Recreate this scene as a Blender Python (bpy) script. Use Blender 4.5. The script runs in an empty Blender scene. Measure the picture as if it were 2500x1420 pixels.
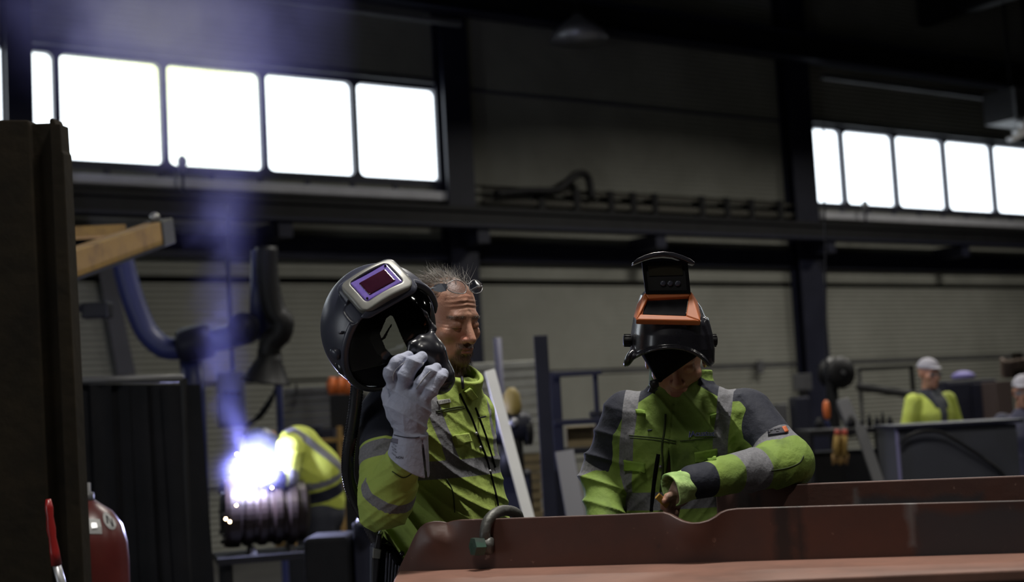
import bpy, bmesh, math, random
import numpy as np
from mathutils import Vector, Matrix
random.seed(7); rng = np.random.default_rng(7)
scene = bpy.context.scene
COL = scene.collection
# ------------------------------------------------------------------ camera
# image taken as 2500 x 1420 px, 50 mm lens on a 36 mm sensor
F = 3472.0; CX, CY = 1250.0, 710.0
_p = math.atan(0.0865); _r = math.radians(3.15)
CAM = np.array([0.0, 0.0, 1.42])
FW = np.array([0, math.cos(_p), math.sin(_p)]); _R0 = np.array([1.0, 0, 0]); _U0 = np.array([0, -math.sin(_p), math.cos(_p)])
RT = math.cos(_r)*_R0 - math.sin(_r)*_U0
UP = math.sin(_r)*_R0 + math.cos(_r)*_U0
cam = bpy.data.cameras.new('camera'); camo = bpy.data.objects.new('camera', cam); COL.objects.link(camo)
M = Matrix.Identity(4)
for i in range(3):
    M[i][0] = RT[i]; M[i][1] = UP[i]; M[i][2] = -FW[i]; M[i][3] = CAM[i]
camo.matrix_world = M
cam.sensor_width = 36.0; cam.lens = 50.0; cam.clip_start = 0.05; cam.clip_end = 200
cam.dof.use_dof = True; cam.dof.focus_distance = 3.75; cam.dof.aperture_fstop = 2.5
scene.camera = camo
# ------------------------------------------------------------------ world: white overcast sky behind the windows
world = bpy.data.worlds.new('world'); scene.world = world; world.use_nodes = True
_bg = world.node_tree.nodes['Background']; _bg.inputs[0].default_value = (0.90, 0.95, 1.0, 1); _bg.inputs[1].default_value = 3.6
# ------------------------------------------------------------------ hall axes (the long wall runs off to the right)
_ph = math.radians(55.1)
WT = np.array([math.sin(_ph), math.cos(_ph), 0.0]); WN = np.array([math.cos(_ph), -math.sin(_ph), 0.0])
WA = np.array([-3.982, 16.062, 0.0])
def Wp(u, z, n=0.0): return WA + WT*u + WN*n + np.array([0, 0, z])
HALL_ROT = math.atan2(WT[1], WT[0])
# ------------------------------------------------------------------ hall lamps (high-bay area lamps under the roof)
def lamp(name, loc, size, sizey, power, color=(1, 0.96, 0.88), spread=150, rot=(0, 0, 0)):
    l = bpy.data.lights.new(name, 'AREA'); l.shape = 'RECTANGLE'; l.size = size; l.size_y = sizey; l.energy = power; l.color = color
    l.spread = math.radians(spread)
    o = bpy.data.objects.new(name, l); COL.objects.link(o); o.location = loc; o.rotation_euler = rot; return o
LAMPS = [  # hall coordinates u, n, height, power
    (-7.5, 15.5, 6.9, 110), (-3.3, 12.9, 6.9, 260), (2.4, 16.5, 6.9, 100),
    (1.5, 6.5, 6.9, 200), (7.5, 5.5, 6.9, 290), (13.5, 5.5, 6.9, 240), (9.0, 13.0, 6.9, 140)]
for (u, n, z, w) in LAMPS:
    lamp('high_bay_light', Wp(u, z, n), 1.2, 0.35, w, rot=(0, 0, HALL_ROT))
scene.view_settings.view_transform = 'Standard'; scene.view_settings.look = 'None'
scene.view_settings.gamma = 1.0; scene.view_settings.exposure = 0.0; scene.view_settings.use_curve_mapping = False
scene.cycles.use_denoising = True
scene.cycles.max_bounces = 8; scene.cycles.volume_bounces = 1; scene.cycles.transparent_max_bounces = 12
scene.cycles.sample_clamp_indirect = 4.0
# ------------------------------------------------------------------ helpers
def ray(x, y): return FW + RT*(x-CX)/F - UP*(y-CY)/F
def P(x, y, Z): return CAM + ray(x, y)*Z
def V(a): return Vector((float(a[0]), float(a[1]), float(a[2])))
def unit(a): a = np.asarray(a, float); return a/np.linalg.norm(a)
def wall_hit(x, y, n=0.0):
    d = ray(x, y); t = (n-(CAM-WA)@WN)/(d@WN); return CAM+d*t
def tag(o, label=None, cat=None, group=None, kind=None):
    if label: o['label'] = label
    if cat: o['category'] = cat
    if group: o['group'] = group
    if kind: o['kind'] = kind
    return o
def empty(name, loc, label=None, cat=None, group=None):
    o = bpy.data.objects.new(name, None); COL.objects.link(o); o.location = V(loc); o.empty_display_size = 0.05
    return tag(o, label, cat, group)
def link(name, me, mat=None, parent=None, smooth=False):
    o = bpy.data.objects.new(name, me); COL.objects.link(o)
    if mat is not None and len(me.materials) == 0: me.materials.append(mat)
    if smooth: me.polygons.foreach_set('use_smooth', [True]*len(me.polygons))
    if parent is not None:
        o.parent = parent; o.matrix_parent_inverse = Matrix.Translation(parent.location).inverted()
    return o
def raw(verts, faces, name='m'):
    me = bpy.data.meshes.new(name); me.from_pydata([tuple(map(float, v)) for v in verts], [], faces); me.update(); return me
class MB:
    """collects simple shapes for one mesh"""
    def __init__(s): s.v = []; s.f = []
    def add(s, v, f):
        k = len(s.v); s.v += [tuple(map(float, q)) for q in v]; s.f += [tuple(i+k for i in q) for q in f]; return s
    def box(s, c, h, ax=None, taper=1.0):
        c = np.asarray(c, float); ax = np.eye(3) if ax is None else np.asarray(ax, float); vs = []
        for sz in (-1, 1):
            for sx, sy in ((-1, -1), (1, -1), (1, 1), (-1, 1)):
                t = taper if sz > 0 else 1
                vs.append(c+ax[0]*sx*h[0]*t+ax[1]*sy*h[1]*t+ax[2]*sz*h[2])
        return s.add(vs, [(3, 2, 1, 0), (4, 5, 6, 7), (0, 1, 5, 4), (1, 2, 6, 5), (2, 3, 7, 6), (3, 0, 4, 7)])
    def tube(s, pts, r, n=10, close=False, caps=True, flat=1.0):
        pts = [np.asarray(p, float) for p in pts]; m = len(pts)
        rs = r if hasattr(r, '__len__') else [r]*m
        vs = []; prev = None
        for i in range(m):
            if close: t = pts[(i+1) % m]-pts[i-1]
            else: t = pts[min(i+1, m-1)]-pts[max(i-1, 0)]
            t = unit(t)
            if prev is None:
                a = np.array([0, 0, 1.0]) if abs(t[2]) < .9 else np.array([1.0, 0, 0])
                x = unit(np.cross(t, a))
            else: x = unit(prev-t*(prev@t))
            prev = x; y = np.cross(t, x)
            for k in range(n):
                an = 2*math.pi*k/n; vs.append(pts[i]+x*math.cos(an)*rs[i]+y*math.sin(an)*rs[i]*flat)
        fs = []
        for i in range(m if close else m-1):
            j = (i+1) % m
            for k in range(n):
                l = (k+1) % n; fs.append((i*n+k, i*n+l, j*n+l, j*n+k))
        if not close and caps:
            fs.append(tuple(range(n-1, -1, -1))); fs.append(tuple((m-1)*n+k for k in range(n)))
        return s.add(vs, fs)
    def prism(s, poly, d):
        """poly: list of 3d points (planar), extruded by vector d"""
        n = len(poly); d = np.asarray(d, float); vs = [np.asarray(p, float) for p in poly]+[np.asarray(p, float)+d for p in poly]
        fs = [tuple(range(n-1, -1, -1)), tuple(range(n, 2*n))]+[(i, (i+1) % n, n+(i+1) % n, n+i) for i in range(n)]
        return s.add(vs, fs)
    def lathe(s, prof, o, ax, n=24):
        """prof: list of (r, h) along axis ax from o"""
        ax = unit(ax); a = np.array([0, 0, 1.0]) if abs(ax[2]) < .9 else np.array([1.0, 0, 0])
        x = unit(np.cross(ax, a)); y = np.cross(ax, x); vs = []; fs = []
        for (r, h) in prof:
            for k in range(n):
                an = 2*math.pi*k/n; vs.append(np.asarray(o)+ax*h+(x*math.cos(an)+y*math.sin(an))*max(r, 1e-4))
        for i in range(len(prof)-1):
            for k in range(n):
                l = (k+1) % n; fs.append((i*n+k, i*n+l, (i+1)*n+l, (i+1)*n+k))
        fs.append(tuple(range(n-1, -1, -1))); fs.append(tuple((len(prof)-1)*n+k for k in range(n)))
        return s.add(vs, fs)
    def build(s, name, mat=None, parent=None, smooth=False, bevel=0):
        me = raw(s.v, s.f, name)
        bm = bmesh.new(); bm.from_mesh(me); bmesh.ops.recalc_face_normals(bm, faces=bm.faces); bm.to_mesh(me); bm.free()
        o = link(name, me, mat, parent, smooth)
        if bevel:
            b = o.modifiers.new('bevel', 'BEVEL'); b.width = bevel; b.segments = 2; b.limit_method = 'ANGLE'
        return o
HAX = np.array([WT, WN, [0, 0, 1.0]])      # hall axes
CAX = np.array([RT, FW, UP])               # axes facing the camera
def yaw_ax(a): return np.array([[math.cos(a), math.sin(a), 0], [-math.sin(a), math.cos(a), 0], [0, 0, 1.0]])
def hbox(name, u0, u1, z0, z1, n0, n1, mat, parent=None, bevel=0):
    m = MB().box(Wp((u0+u1)/2, (z0+z1)/2, (n0+n1)/2), ((u1-u0)/2, (n1-n0)/2, (z1-z0)/2), HAX)
    return m.build(name, mat, parent, bevel=bevel)
def catmull(pts, n=8):
    pts = [np.asarray(p, float) for p in pts]; q = [2*pts[0]-pts[1]]+pts+[2*pts[-1]-pts[-2]]; out = []
    for i in range(1, len(q)-2):
        a, b, c, d = q[i-1:i+3]
        for k in range(n):
            t = k/n; out.append(.5*((2*b)+(c-a)*t+(2*a-5*b+4*c-d)*t*t+(3*b-a-3*c+d)*t**3))
    out.append(q[-2]); return out
# ------------------------------------------------------------------ materials
def mat(name, col, rough=.6, metal=0, col2=None, scale=6, detail=6, contrast=(.35, .65), bump=0, bscale=40, stretch=None, emit=None, coat=0, spec=None, rough2=None):
    m = bpy.data.materials.new(name); m.use_nodes = True; nt = m.node_tree; N = nt.nodes; L = nt.links
    b = N['Principled BSDF']; b.inputs['Base Color'].default_value = (*col, 1); b.inputs['Roughness'].default_value = rough; b.inputs['Metallic'].default_value = metal
    if coat: b.inputs['Coat Weight'].default_value = coat; b.inputs['Coat Roughness'].default_value = .1
    if spec is not None: b.inputs['Specular IOR Level'].default_value = spec
    tc = N.new('ShaderNodeTexCoord'); src = tc.outputs['Object']
    if stretch:
        mp = N.new('ShaderNodeMapping'); mp.inputs['Scale'].default_value = stretch; L.new(src, mp.inputs[0]); src = mp.outputs[0]
    if col2 is not None:
        n = N.new('ShaderNodeTexNoise'); n.inputs['Scale'].default_value = scale; n.inputs['Detail'].default_value = detail; n.inputs['Roughness'].default_value = .62; L.new(src, n.inputs['Vector'])
        r = N.new('ShaderNodeValToRGB'); r.color_ramp.elements[0].position = contrast[0]; r.color_ramp.elements[1].position = contrast[1]
        r.color_ramp.elements[0].color = (*col, 1); r.color_ramp.elements[1].color = (*col2, 1)
        L.new(n.outputs[0], r.inputs[0]); L.new(r.outputs[0], b.inputs['Base Color'])
        if rough2 is not None:
            mr = N.new('ShaderNodeMapRange'); mr.inputs['To Min'].default_value = rough; mr.inputs['To Max'].default_value = rough2
            mr.inputs['From Min'].default_value = .3; mr.inputs['From Max'].default_value = .7
            L.new(n.outputs[0], mr.inputs[0]); L.new(mr.outputs[0], b.inputs['Roughness'])
    if bump:
        n2 = N.new('ShaderNodeTexNoise'); n2.inputs['Scale'].default_value = bscale; n2.inputs['Detail'].default_value = 5; L.new(src, n2.inputs['Vector'])
        bp = N.new('ShaderNodeBump'); bp.inputs['Strength'].default_value = bump; bp.inputs['Distance'].default_value = .01
        L.new(n2.outputs[0], bp.inputs['Height']); L.new(bp.outputs[0], b.inputs['Normal'])
    if emit:
        b.inputs['Emission Color'].default_value = (*emit[0], 1); b.inputs['Emission Strength'].default_value = emit[1]
    return m
def mat_wall():
    m = mat('wall_panel_paint', (.235, .235, .205), .75, 0, (.165, .165, .14), .9, 8, (.3, .7))
    nt = m.node_tree; N = nt.nodes; L = nt.links; b = N['Principled BSDF']
    tc = N.new('ShaderNodeTexCoord'); w = N.new('ShaderNodeTexWave'); w.wave_type = 'BANDS'; w.bands_direction = 'Z'; w.inputs['Scale'].default_value = 4.6; w.inputs['Distortion'].default_value = 0
    L.new(tc.outputs['Object'], w.inputs['Vector'])
    bp = N.new('ShaderNodeBump'); bp.inputs['Strength'].default_value = .8; bp.inputs['Distance'].default_value = .02
    L.new(w.outputs[0], bp.inputs['Height']); L.new(bp.outputs[0], b.inputs['Normal'])
    return m
M_ = dict(
    wall=mat_wall(),
    plain=mat('plain_wall_paint', (.07, .07, .065), .85, 0, (.05, .05, .046), .6),
    concrete=mat('concrete', (.045, .044, .042), .75, 0, (.028, .027, .026), 1.2, 8, bump=.2),
    steel_dark=mat('dark_blue_steel', (.0085, .0095, .020), .5, .0, (.013, .014, .027), 3, spec=.3),
    steel_blue=mat('blue_paint', (.016, .020, .075), .42, 0, (.022, .028, .10), 4),
    steel_black=mat('black_paint', (.005, .005, .006), .55, 0, (.009, .009, .010), 5, spec=.25),
    tray=mat('pale_grey_tray', (.66, .66, .70), .6, 0, (.55, .55, .59), 3),
    alu=mat('dull_aluminium', (.36, .36, .38), .38, .6, (.27, .27, .28), 5),
    frame=mat('window_frame_paint', (.035, .037, .055), .5),
    grey=mat('grey_paint', (.085, .085, .092), .5, 0, (.06, .06, .064), 4),
    white=mat('white_paint', (.80, .80, .80), .35, 0, (.70, .70, .71), 4),
    offwhite=mat('off_white_boards', (.42, .42, .38), .6, 0, (.32, .32, .29), 5),
    yellow=mat('worn_yellow_paint', (.25, .145, .03), .6, 0, (.15, .08, .02), 7, 8, (.45, .7), bump=.1),
    orange=mat('orange_plastic', (.62, .15, .03), .45, 0, (.5, .11, .02), 6),
    rust=mat('rusty_brown_steel', (.016, .0115, .006), .85, 0, (.008, .006, .0035), 5, 8, (.35, .65), bump=.3, bscale=25, spec=.15),
    red=mat('red_paint', (.085, .012, .010), .35, 0, (.06, .009, .008), 5),
    rubber=mat('black_rubber', (.006, .006, .007), .5, spec=.3),
    canvas=mat('black_canvas', (.006, .0065, .008), .85, 0, (.010, .010, .012), 3, bump=.15, bscale=60, spec=.1),
    purple=mat('violet_cloth', (.16, .14, .36), .7),
    tan=mat('tan_cardboard', (.22, .17, .09), .8, 0, (.17, .13, .07), 6),
)
# ================================================================== the hall
CEIL = 8.6; U0, U1, NB = -12.5, 34.0, 26.0
cols_u = [-1.52, 4.12, 10.50, 16.9, 23.3]
MUL1 = [-4.84, -3.59, -2.34, -1.09, .15, 1.40, 2.65, 3.90]
MUL2 = [10.32, 11.57, 12.83, 14.12, 15.44, 16.70]
WZ0, WZ1 = 4.50, 5.69
floor = MB().box(Wp((U0+U1)/2, -.1, NB/2), ((U1-U0)/2+.4, NB/2+.4, .1), HAX).build('floor', M_['concrete']); tag(floor, 'dark concrete workshop floor', 'floor', kind='structure')
ceil = MB().box(Wp((U0+U1)/2, CEIL+.1, NB/2), ((U1-U0)/2+.3, NB/2+.3, .1), HAX).build('ceiling', mat('dark_roof_deck', (.018, .018, .018), .85, 0, (.012, .012, .012), 2)); tag(ceil, 'dark roof deck high above the workshop', 'ceiling', kind='structure')
wl_ = empty('wall_left', Wp(U0, 0, 10)); tag(wl_, 'plain end wall on the left with an open gate', 'wall', kind='structure')
GN0, GN1, GZ = 8.6, 11.8, 3.9      # gate opening: daylight comes in on the left, outside the frame
hbox('section', U0-.3, U0, 0, CEIL, 0, GN0, M_['plain'], wl_); hbox('section', U0-.3, U0, 0, CEIL, GN1, NB, M_['plain'], wl_); hbox('lintel', U0-.3, U0, GZ, CEIL, GN0, GN1, M_['plain'], wl_)
for nm, u0, u1, n0, n1, lb in (('wall_right', U1, U1+.3, 0, NB, 'plain end wall at the far right of the hall'), ('wall_front', U0, U1, NB, NB+.3, 'plain long wall behind the camera')):
    tag(hbox(nm, u0, u1, 0, CEIL, n0, n1, M_['plain']), lb, 'wall', kind='structure')
# long wall: a root with one object for each cladding panel
wall = empty('wall_back', Wp(0, 0, 0)); tag(wall, 'long clad wall with high strip windows and horizontal ribs', 'wall', kind='structure')
edges = [U0, -8.0, -1.52, 4.12, 10.50, 16.9, 23.3, U1]
def panel(u0, u1, z0, z1, t=.12):
    hbox('panel', u0+.006, u1-.006, z0+.012, z1-.012, -t, 0, M_['wall'], wall, bevel=.008)
hbox('backing', U0, U1, 0, 4.40, -.32, -.125, M_['steel_black'], wall); hbox('backing', U0, U1, 5.76, CEIL, -.32, -.125, M_['steel_black'], wall)
win_ranges = [(-8.0, 4.02), (10.32, 16.70)]
for a, b in zip(edges[:-1], edges[1:]):
    for z0, z1 in ((0, .75), (.75, 1.96), (1.96, 3.14)): panel(a, b, z0, z1)
    haswin = (a >= -8.01 and b <= 4.2) or (a > 10 and b < 17)
    if haswin:
        panel(a, b, 3.19, 4.44); panel(a, b, 5.76, 7.2); panel(a, b, 7.2, CEIL)
    else:
        panel(a, b, 3.19, 4.44); panel(a, b, 4.44, 5.72); panel(a, b, 5.72, 7.2); panel(a, b, 7.2, CEIL)
        hbox('backing', a, b, 4.40, 5.76, -.32, -.125, M_['steel_black'], wall)
hbox('joint_trim', 4.3, 10.3, 5.70, 5.745, -.02, .012, M_['frame'], wall)
hbox('conduit', 4.4, 16.0, 1.93, 1.965, 0, .03, M_['grey'], wall)
glass = bpy.data.materials.new('window_glass'); glass.use_nodes = True
_n = glass.node_tree; _n.nodes.clear(); _o = _n.nodes.new('ShaderNodeOutputMaterial'); _t = _n.nodes.new('ShaderNodeBsdfTransparent'); _g = _n.nodes.new('ShaderNodeBsdfGlossy'); _x = _n.nodes.new('ShaderNodeMixShader')
_g.inputs['Roughness'].default_value = .05; _x.inputs[0].default_value = .04; _t.inputs[0].default_value = (.95, .97, .98, 1)
_n.links.new(_t.outputs[0], _x.inputs[1]); _n.links.new(_g.outputs[0], _x.inputs[2]); _n.links.new(_x.outputs[0], _o.inputs[0])
def rounded(u0, u1, z0, z1, r, k=4):
    out = []
    for cu, cz, a0 in ((u1-r, z1-r, 0), (u0+r, z1-r, 90), (u0+r, z0+r, 180), (u1-r, z0+r, 270)):
        for i in range(k+1):
            a = math.radians(a0+90*i/k); out.append((cu+r*math.cos(a), cz+r*math.sin(a)))
    return out
def strip_window(name, mul, label):
    w = empty(name, Wp(mul[0], WZ0, 0)); tag(w, label, 'window', kind='structure')
    for a, b in zip(mul[:-1], mul[1:]):
        # sash with a rounded opening: ring between outer rectangle and rounded inner outline
        ho = rounded(a, b, WZ0-.07, WZ1+.07, .001); hi = rounded(a+.035, b-.035, WZ0, WZ1, .075)
        n = len(ho); vs = []; fs = []
        for dn in (-.16, -.06):
            for q in (ho, hi): vs += [Wp(u, z, dn) for u, z in q]
        for i in range(n):
            j = (i+1) % n
            fs += [(i, j, n+j, n+i), (2*n+i, 3*n+i, 3*n+j, 2*n+j), (n+i, n+j, 3*n+j, 3*n+i), (i, 2*n+i, 2*n+j, j)]
        m = MB(); m.add(vs, fs); s = m.build('sash', M_['frame'], w)
        pm = MB().prism([Wp(u, z, -.12) for u, z in rounded(a+.03, b-.03, WZ0-.005, WZ1+.005, .075)], WN*.012); pm.build('pane', glass, w)
    hbox('window_head', mul[0], mul[-1], WZ1+.07, WZ1+.13, -.12, .03, M_['grey'], w)
    hbox('window_sill', mul[0], mul[-1], WZ0-.10, WZ0-.06, -.12, .04, M_['frame'], w)
    return w
strip_window('window_1', [u for u in MUL1 if u > -8], 'long high strip window of bright panes on the left')
strip_window('window_2', MUL2, 'smaller high strip window of bright panes on the right')
# steel columns
def h_column(u, name, w=.25, lab=''):
    m = MB()
    m.box(Wp(u, CEIL/2, .03), (w, .02, CEIL/2), HAX); m.box(Wp(u, CEIL/2, .22), (w, .02, CEIL/2), HAX); m.box(Wp(u, CEIL/2, .125), (.02, .08, CEIL/2), HAX)
    o = m.build(name, M_['steel_dark']); tag(o, lab, 'column', 'steel columns of the hall', 'structure'); return o
for u, nm, lb in ((-1.58, 'trim_1', 'dark steel hall column crossing the left end of the strip window'), (3.99, 'trim_2', 'dark steel hall column right of the large strip window'), (10.33, 'trim_3', 'dark steel hall column left of the small strip window'), (16.8, 'trim_4', 'dark steel hall column at the right edge of the frame')):
    h_column(u, nm, .14 if nm == 'trim_1' else .205 if nm == 'trim_2' else .25, lb)
# roof girder along the wall, bottom edge sloping with the view only through perspective
girder = empty('trim_5', Wp(0, 6.62, .5)); tag(girder, 'dark roof girder running along the wall above the windows', 'beam', kind='structure')
hbox('web', U0, U1, 6.62, 6.98, .42, .46, M_['steel_black'], girder); hbox('flange', U0, U1, 6.60, 6.64, .30, .58, M_['steel_dark'], girder); hbox('flange', U0, U1, 6.98, 7.02, .30, .58, M_['steel_dark'], girder)
for u in (-6, 1.2, 7.2, 13.6, 20): hbox('rafter', u-.1, u+.1, 7.6, 8.5, .1, 20, M_['steel_black'], girder)
hbox('rail', 10.7, 20, 6.36, 6.44, .35, .45, M_['grey'], girder); hbox('rail', -2.5, 4.0, 6.44, 6.50, .35, .45, M_['grey'], girder)
# crane runway: rail beam on the columns
run = empty('crane_runway', Wp(0, 3.9, .6), 'dark crane runway beam carried along the wall on the columns', 'beam')
hbox('rail_beam', U0, U1, 3.83, 3.99, .42, .62, M_['steel_black'], run); hbox('flange', U0, U1, 3.79, 3.83, .40, .66, M_['steel_dark'], run); hbox('flange', U0, U1, 3.99, 4.02, .40, .66, M_['steel_black'], run)
hbox('rail_head', U0, U1, 4.02, 4.07, .50, .55, M_['steel_black'], run)
for u in (-5, -1.5, 1.3, 4.05, 7.0, 10.4, 13.6, 16.8): hbox('bracket', u-.09, u+.09, 3.60, 3.79, .0, .60, M_['steel_dark'], run)
stripe = tag(hbox('wall_stripe', U0, U1, 3.42, 3.68, .0, .10, M_['steel_dark']), 'dark blue wall girt just below the crane runway', 'beam')  # dark raised band along the wall below the runway
# cable trays (pale strips under the windows)
for u0, u1, lb in ((-8, 3.85, 'pale cable tray under the large strip window'), (10.75, 16.6, 'pale cable tray under the small strip window')):
    r = empty('cable_tray', Wp(u0, 4.2, .1), lb, 'cable tray', 'cable trays on the wall')
    hbox('tray', u0, u1, 4.20, 4.31, .04, .16, M_['tray'], r, bevel=.01)
    k = u0+.6
    while k < u1: hbox('clip', k-.03, k+.03, 4.30, 4.46, .0, .03, M_['frame'], r); k += .62
# pipe run with clamps on the windowless bay
r = empty('pipe_run', Wp(4.4, 4.2, .1), 'dusty pipes with clamps on the windowless wall bay', 'pipe')
for z, rad in ((4.22, .05), (4.38, .03)): MB().tube([Wp(4.4, z, .12), Wp(10.2, z, .12)], rad, 10).build('pipe', mat('dusty_pipe', (.09, .085, .07), .8), r, True)
for u in (5.3, 5.9, 6.5, 6.9, 7.3, 8.2, 8.7, 9.2, 9.8): hbox('clamp', u-.05, u+.05, 4.14, 4.44, .03, .19, M_['steel_black'], r)
tag(MB().tube(catmull([Wp(4.5, 4.30, .25), Wp(5.0, 4.36, .25), Wp(5.5, 4.40, .25), Wp(5.85, 4.62, .25), Wp(6.05, 4.60, .25), Wp(6.1, 4.3, .25)], 8), .055, 10).build('air_hose', M_['rubber'], None, True), 'thick black hose looped over the crane runway', 'hose')
for (x, y, lb) in ((445, 402, 'small bulb lamp on the ledge of the large strip window'), (2112, 505, 'small bulb lamp on the ledge of the small strip window')):
    q = wall_hit(x, y, .3); r = empty('wall_lamp', q, lb, 'lamp', 'small lamps under the windows')
    MB().lathe([(.03, -.08), (.045, -.02), (.06, .03), (.055, .07), (.03, .1), (.005, .115)], q, (0, 0, 1), 14).build('globe', M_['alu'], r, True)
    MB().tube([q-np.array([0, 0, .42]), q-np.array([0, 0, .07])], .018, 8).build('stem', M_['steel_dark'], r)
# metal bell added on the girder to catch a bright glint
q = wall_hit(1412, 72, .75); r = empty('glint_bell', q, 'dull metal bell added at the roof girder to catch a glint', 'lamp')
MB().lathe([(.40, -.16), (.34, -.02), (.2, .1), (.1, .16), (.06, .22)], q, (0, 0, 1), 20).build('reflector', M_['alu'], r, True)
MB().tube([q+np.array([0, 0, .2]), q+np.array([0, 0, .5])], .02, 8).build('hanger', M_['steel_black'], r)
# unit heater with louvres, upper right
q = wall_hit(2475, 300, 1.2); r = empty('unit_heater', q, 'grey unit heater with pale louvre slats hanging upper right', 'heater')
MB().box(q+np.array([0, 0, .25]), (.36, .3, .26), HAX).build('casing', M_['steel_black'], r)
for k in range(5): MB().box(Wp(0, 0, 0)-WA+q-WT*(.34-.14*k)+WN*.31+np.array([0, 0, .22]), (.045, .02, .28), HAX).build('fin', M_['grey'], r)
for k in range(4):
    c = q+WN*.32+WT*(-.36+.16*k)+np.array([0, 0, -.30+.13*k]); a = unit(WT+np.array([0, 0, .35])); MB().box(c, (.26, .05, .035), np.array([a, WN, np.cross(a, WN)])).build('slat', M_['white'], r)
MB().tube([q+np.array([0, 0, .5]), q+np.array([0, 0, 2.6])], .03, 8).build('hanger', M_['steel_black'], r)
# high-bay lamp fixtures (above the frame) that carry the area lamps
for i, (u, n, z, w) in enumerate(LAMPS):
    r = empty('high_bay_fixture', Wp(u, z+.03, n), 'long high-bay lamp fixture hanging from the roof above the frame', 'lamp', 'high-bay fixtures above the frame')
    MB().box(Wp(u, z+.06, n), (.66, .22, .045), HAX).build('housing', M_['grey'], r); MB().tube([Wp(u, z+.1, n), Wp(u, CEIL, n)], .015, 6).build('hanger', M_['steel_black'], r)
# ================================================================== things in the background
def zhor(x, y, Z): return P(x, y, Z)
def floor_under(q): return np.array([q[0], q[1], 0.0])
def pbox(px0, py0, px1, py1, Z, depth, name, m, parent=None, yaw=0.0, to_floor=False, bevel=.004, taper=1.0):
    """upright box whose front face spans the pixel rectangle at depth Z"""
    a = P(px0, (py0+py1)/2, Z); b = P(px1, (py0+py1)/2, Z); t = P((px0+px1)/2, py0, Z); l = P((px0+px1)/2, py1, Z)
    w = np.linalg.norm(b-a)/2; z1 = t[2]; z0 = 0.0 if to_floor else l[2]
    ax = yaw_ax(yaw); c = (t+l)/2; c = np.array([c[0], c[1], (z0+z1)/2])+ax[1]*depth/2
    return MB().box(c, (w/max(math.cos(yaw), .5), depth/2, (z1-z0)/2), ax, taper).build(name, m, parent, bevel=bevel)
# ---- hanging control box on a cable
q = P(556, 500, 14.6); r = empty('pendant_control', P(563, 1040, 14.6), 'grey blue control box hanging on a long cable from the crane runway', 'control box')
MB().tube(catmull([q, P(556, 640, 14.6), P(563, 780, 14.6), P(568, 905, 14.6)], 6), .022, 8).build('cable', M_['rubber'], r, True)
mb_ = mat('grey_blue_paint', (.055, .06, .10), .5, 0, (.075, .08, .12), 5)
pbox(531, 905, 598, 1042, 14.6, .28, 'box', mb_, r, .2, bevel=.02)
for k in range(3): MB().lathe([(.03, 0), (.03, .02), (.02, .025)], P(553+k*14, 960, 14.58), -FW, 10).build('button', M_['steel_black'], r)
# ---- blue swivel arm of the fume extractor
r = empty('extraction_arm', floor_under(P(470, 1050, 12.0)), 'blue fume extraction arm with curved tube and black flexible duct', 'fume extractor')
Z = 12.0
MB().tube(catmull([P(290, 600, Z), P(312, 690, Z), P(335, 760, Z), P(362, 815, Z), P(402, 848, Z), P(445, 850, Z), P(480, 842, Z)], 6), .095, 14).build('curved_tube', M_['steel_blue'], r, True)
MB().tube([P(455, 850, Z-.05), P(520, 832, Z-.1), P(600, 812, Z-.15), P(640, 800, Z-.15)], [.11, .10, .10, .085], 14).build('boom', M_['steel_blue'], r, True)
MB().tube([P(636, 812, Z-.15), P(632, 720, Z-.15), P(624, 610, Z-.15)], [.10, .075, .035], 12).build('upright', M_['steel_blue'], r, True)
MB().lathe([(.13, -.14), (.15, -.1), (.15, .1), (.13, .14)], P(478, 838, Z-.1), (1, 0, .15), 16).build('swivel_joint', M_['steel_dark'], r, True)
MB().lathe([(.12, -.12), (.13, -.08), (.13, .08), (.12, .12)], P(598, 800, Z-.2), (0, 1, 0), 16).build('swivel_joint', M_['steel_dark'], r, True)
MB().tube([P(466, 868, Z), P(474, 960, Z), floor_under(P(474, 960, Z))], [.10, .095, .095], 14).build('post', M_['steel_blue'], r, True)
MB().lathe([(.22, 0), (.22, .02), (.11, .04)], floor_under(P(474, 960, Z)), (0, 0, 1), 16).build('base_plate', M_['steel_dark'], r)
def duct(pts, rad, rings=5):
    c = catmull(pts, rings); rr = [(rad[0]+(rad[1]-rad[0])*i/(len(c)-1))*(1.0 if i % 2 else .94) for i in range(len(c))]; return c, rr
c, rr = duct([P(650, 602, Z-.3), P(652, 660, Z-.3), P(660, 720, Z-.3), P(672, 762, Z-.3), P(690, 786, Z-.3), P(684, 815, Z-.3), P(662, 835, Z-.3), P(655, 880, Z-.3)], (.095, .10))
MB().tube(c, rr, 16).build('flexible_duct', M_['rubber'], r, True)
MB().lathe([(.10, 0), (.105, .05), (.19, .22), (.21, .24), (.20, .24)], P(660, 862, Z-.3), unit(P(650, 930, Z-.3)-P(660, 862, Z-.3)), 18).build('hood', M_['rubber'], r, True)
# blue stand post right of the hood
r = empty('lamp_stand', floor_under(P(678, 1000, 12.2)), 'thin dark blue stand post with looped cables beside the extraction hood', 'stand')
MB().tube([P(678, 860, 12.2), floor_under(P(680, 1000, 12.2))], .03, 8).build('pole', M_['steel_blue'], r)
for k in range(3): MB().tube(catmull([P(676, 930+k*8, 12.2), P(665-4*k, 975, 12.2), P(640-6*k, 1015, 12.2), P(610-6*k, 1035+3*k, 12.2)], 5), .012, 6).build('cable', M_['rubber'], r, True)
MB().box(floor_under(P(680, 1000, 12.2))+np.array([0, 0, .02]), (.2, .2, .02)).build('base_plate', M_['steel_dark'], r)
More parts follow.
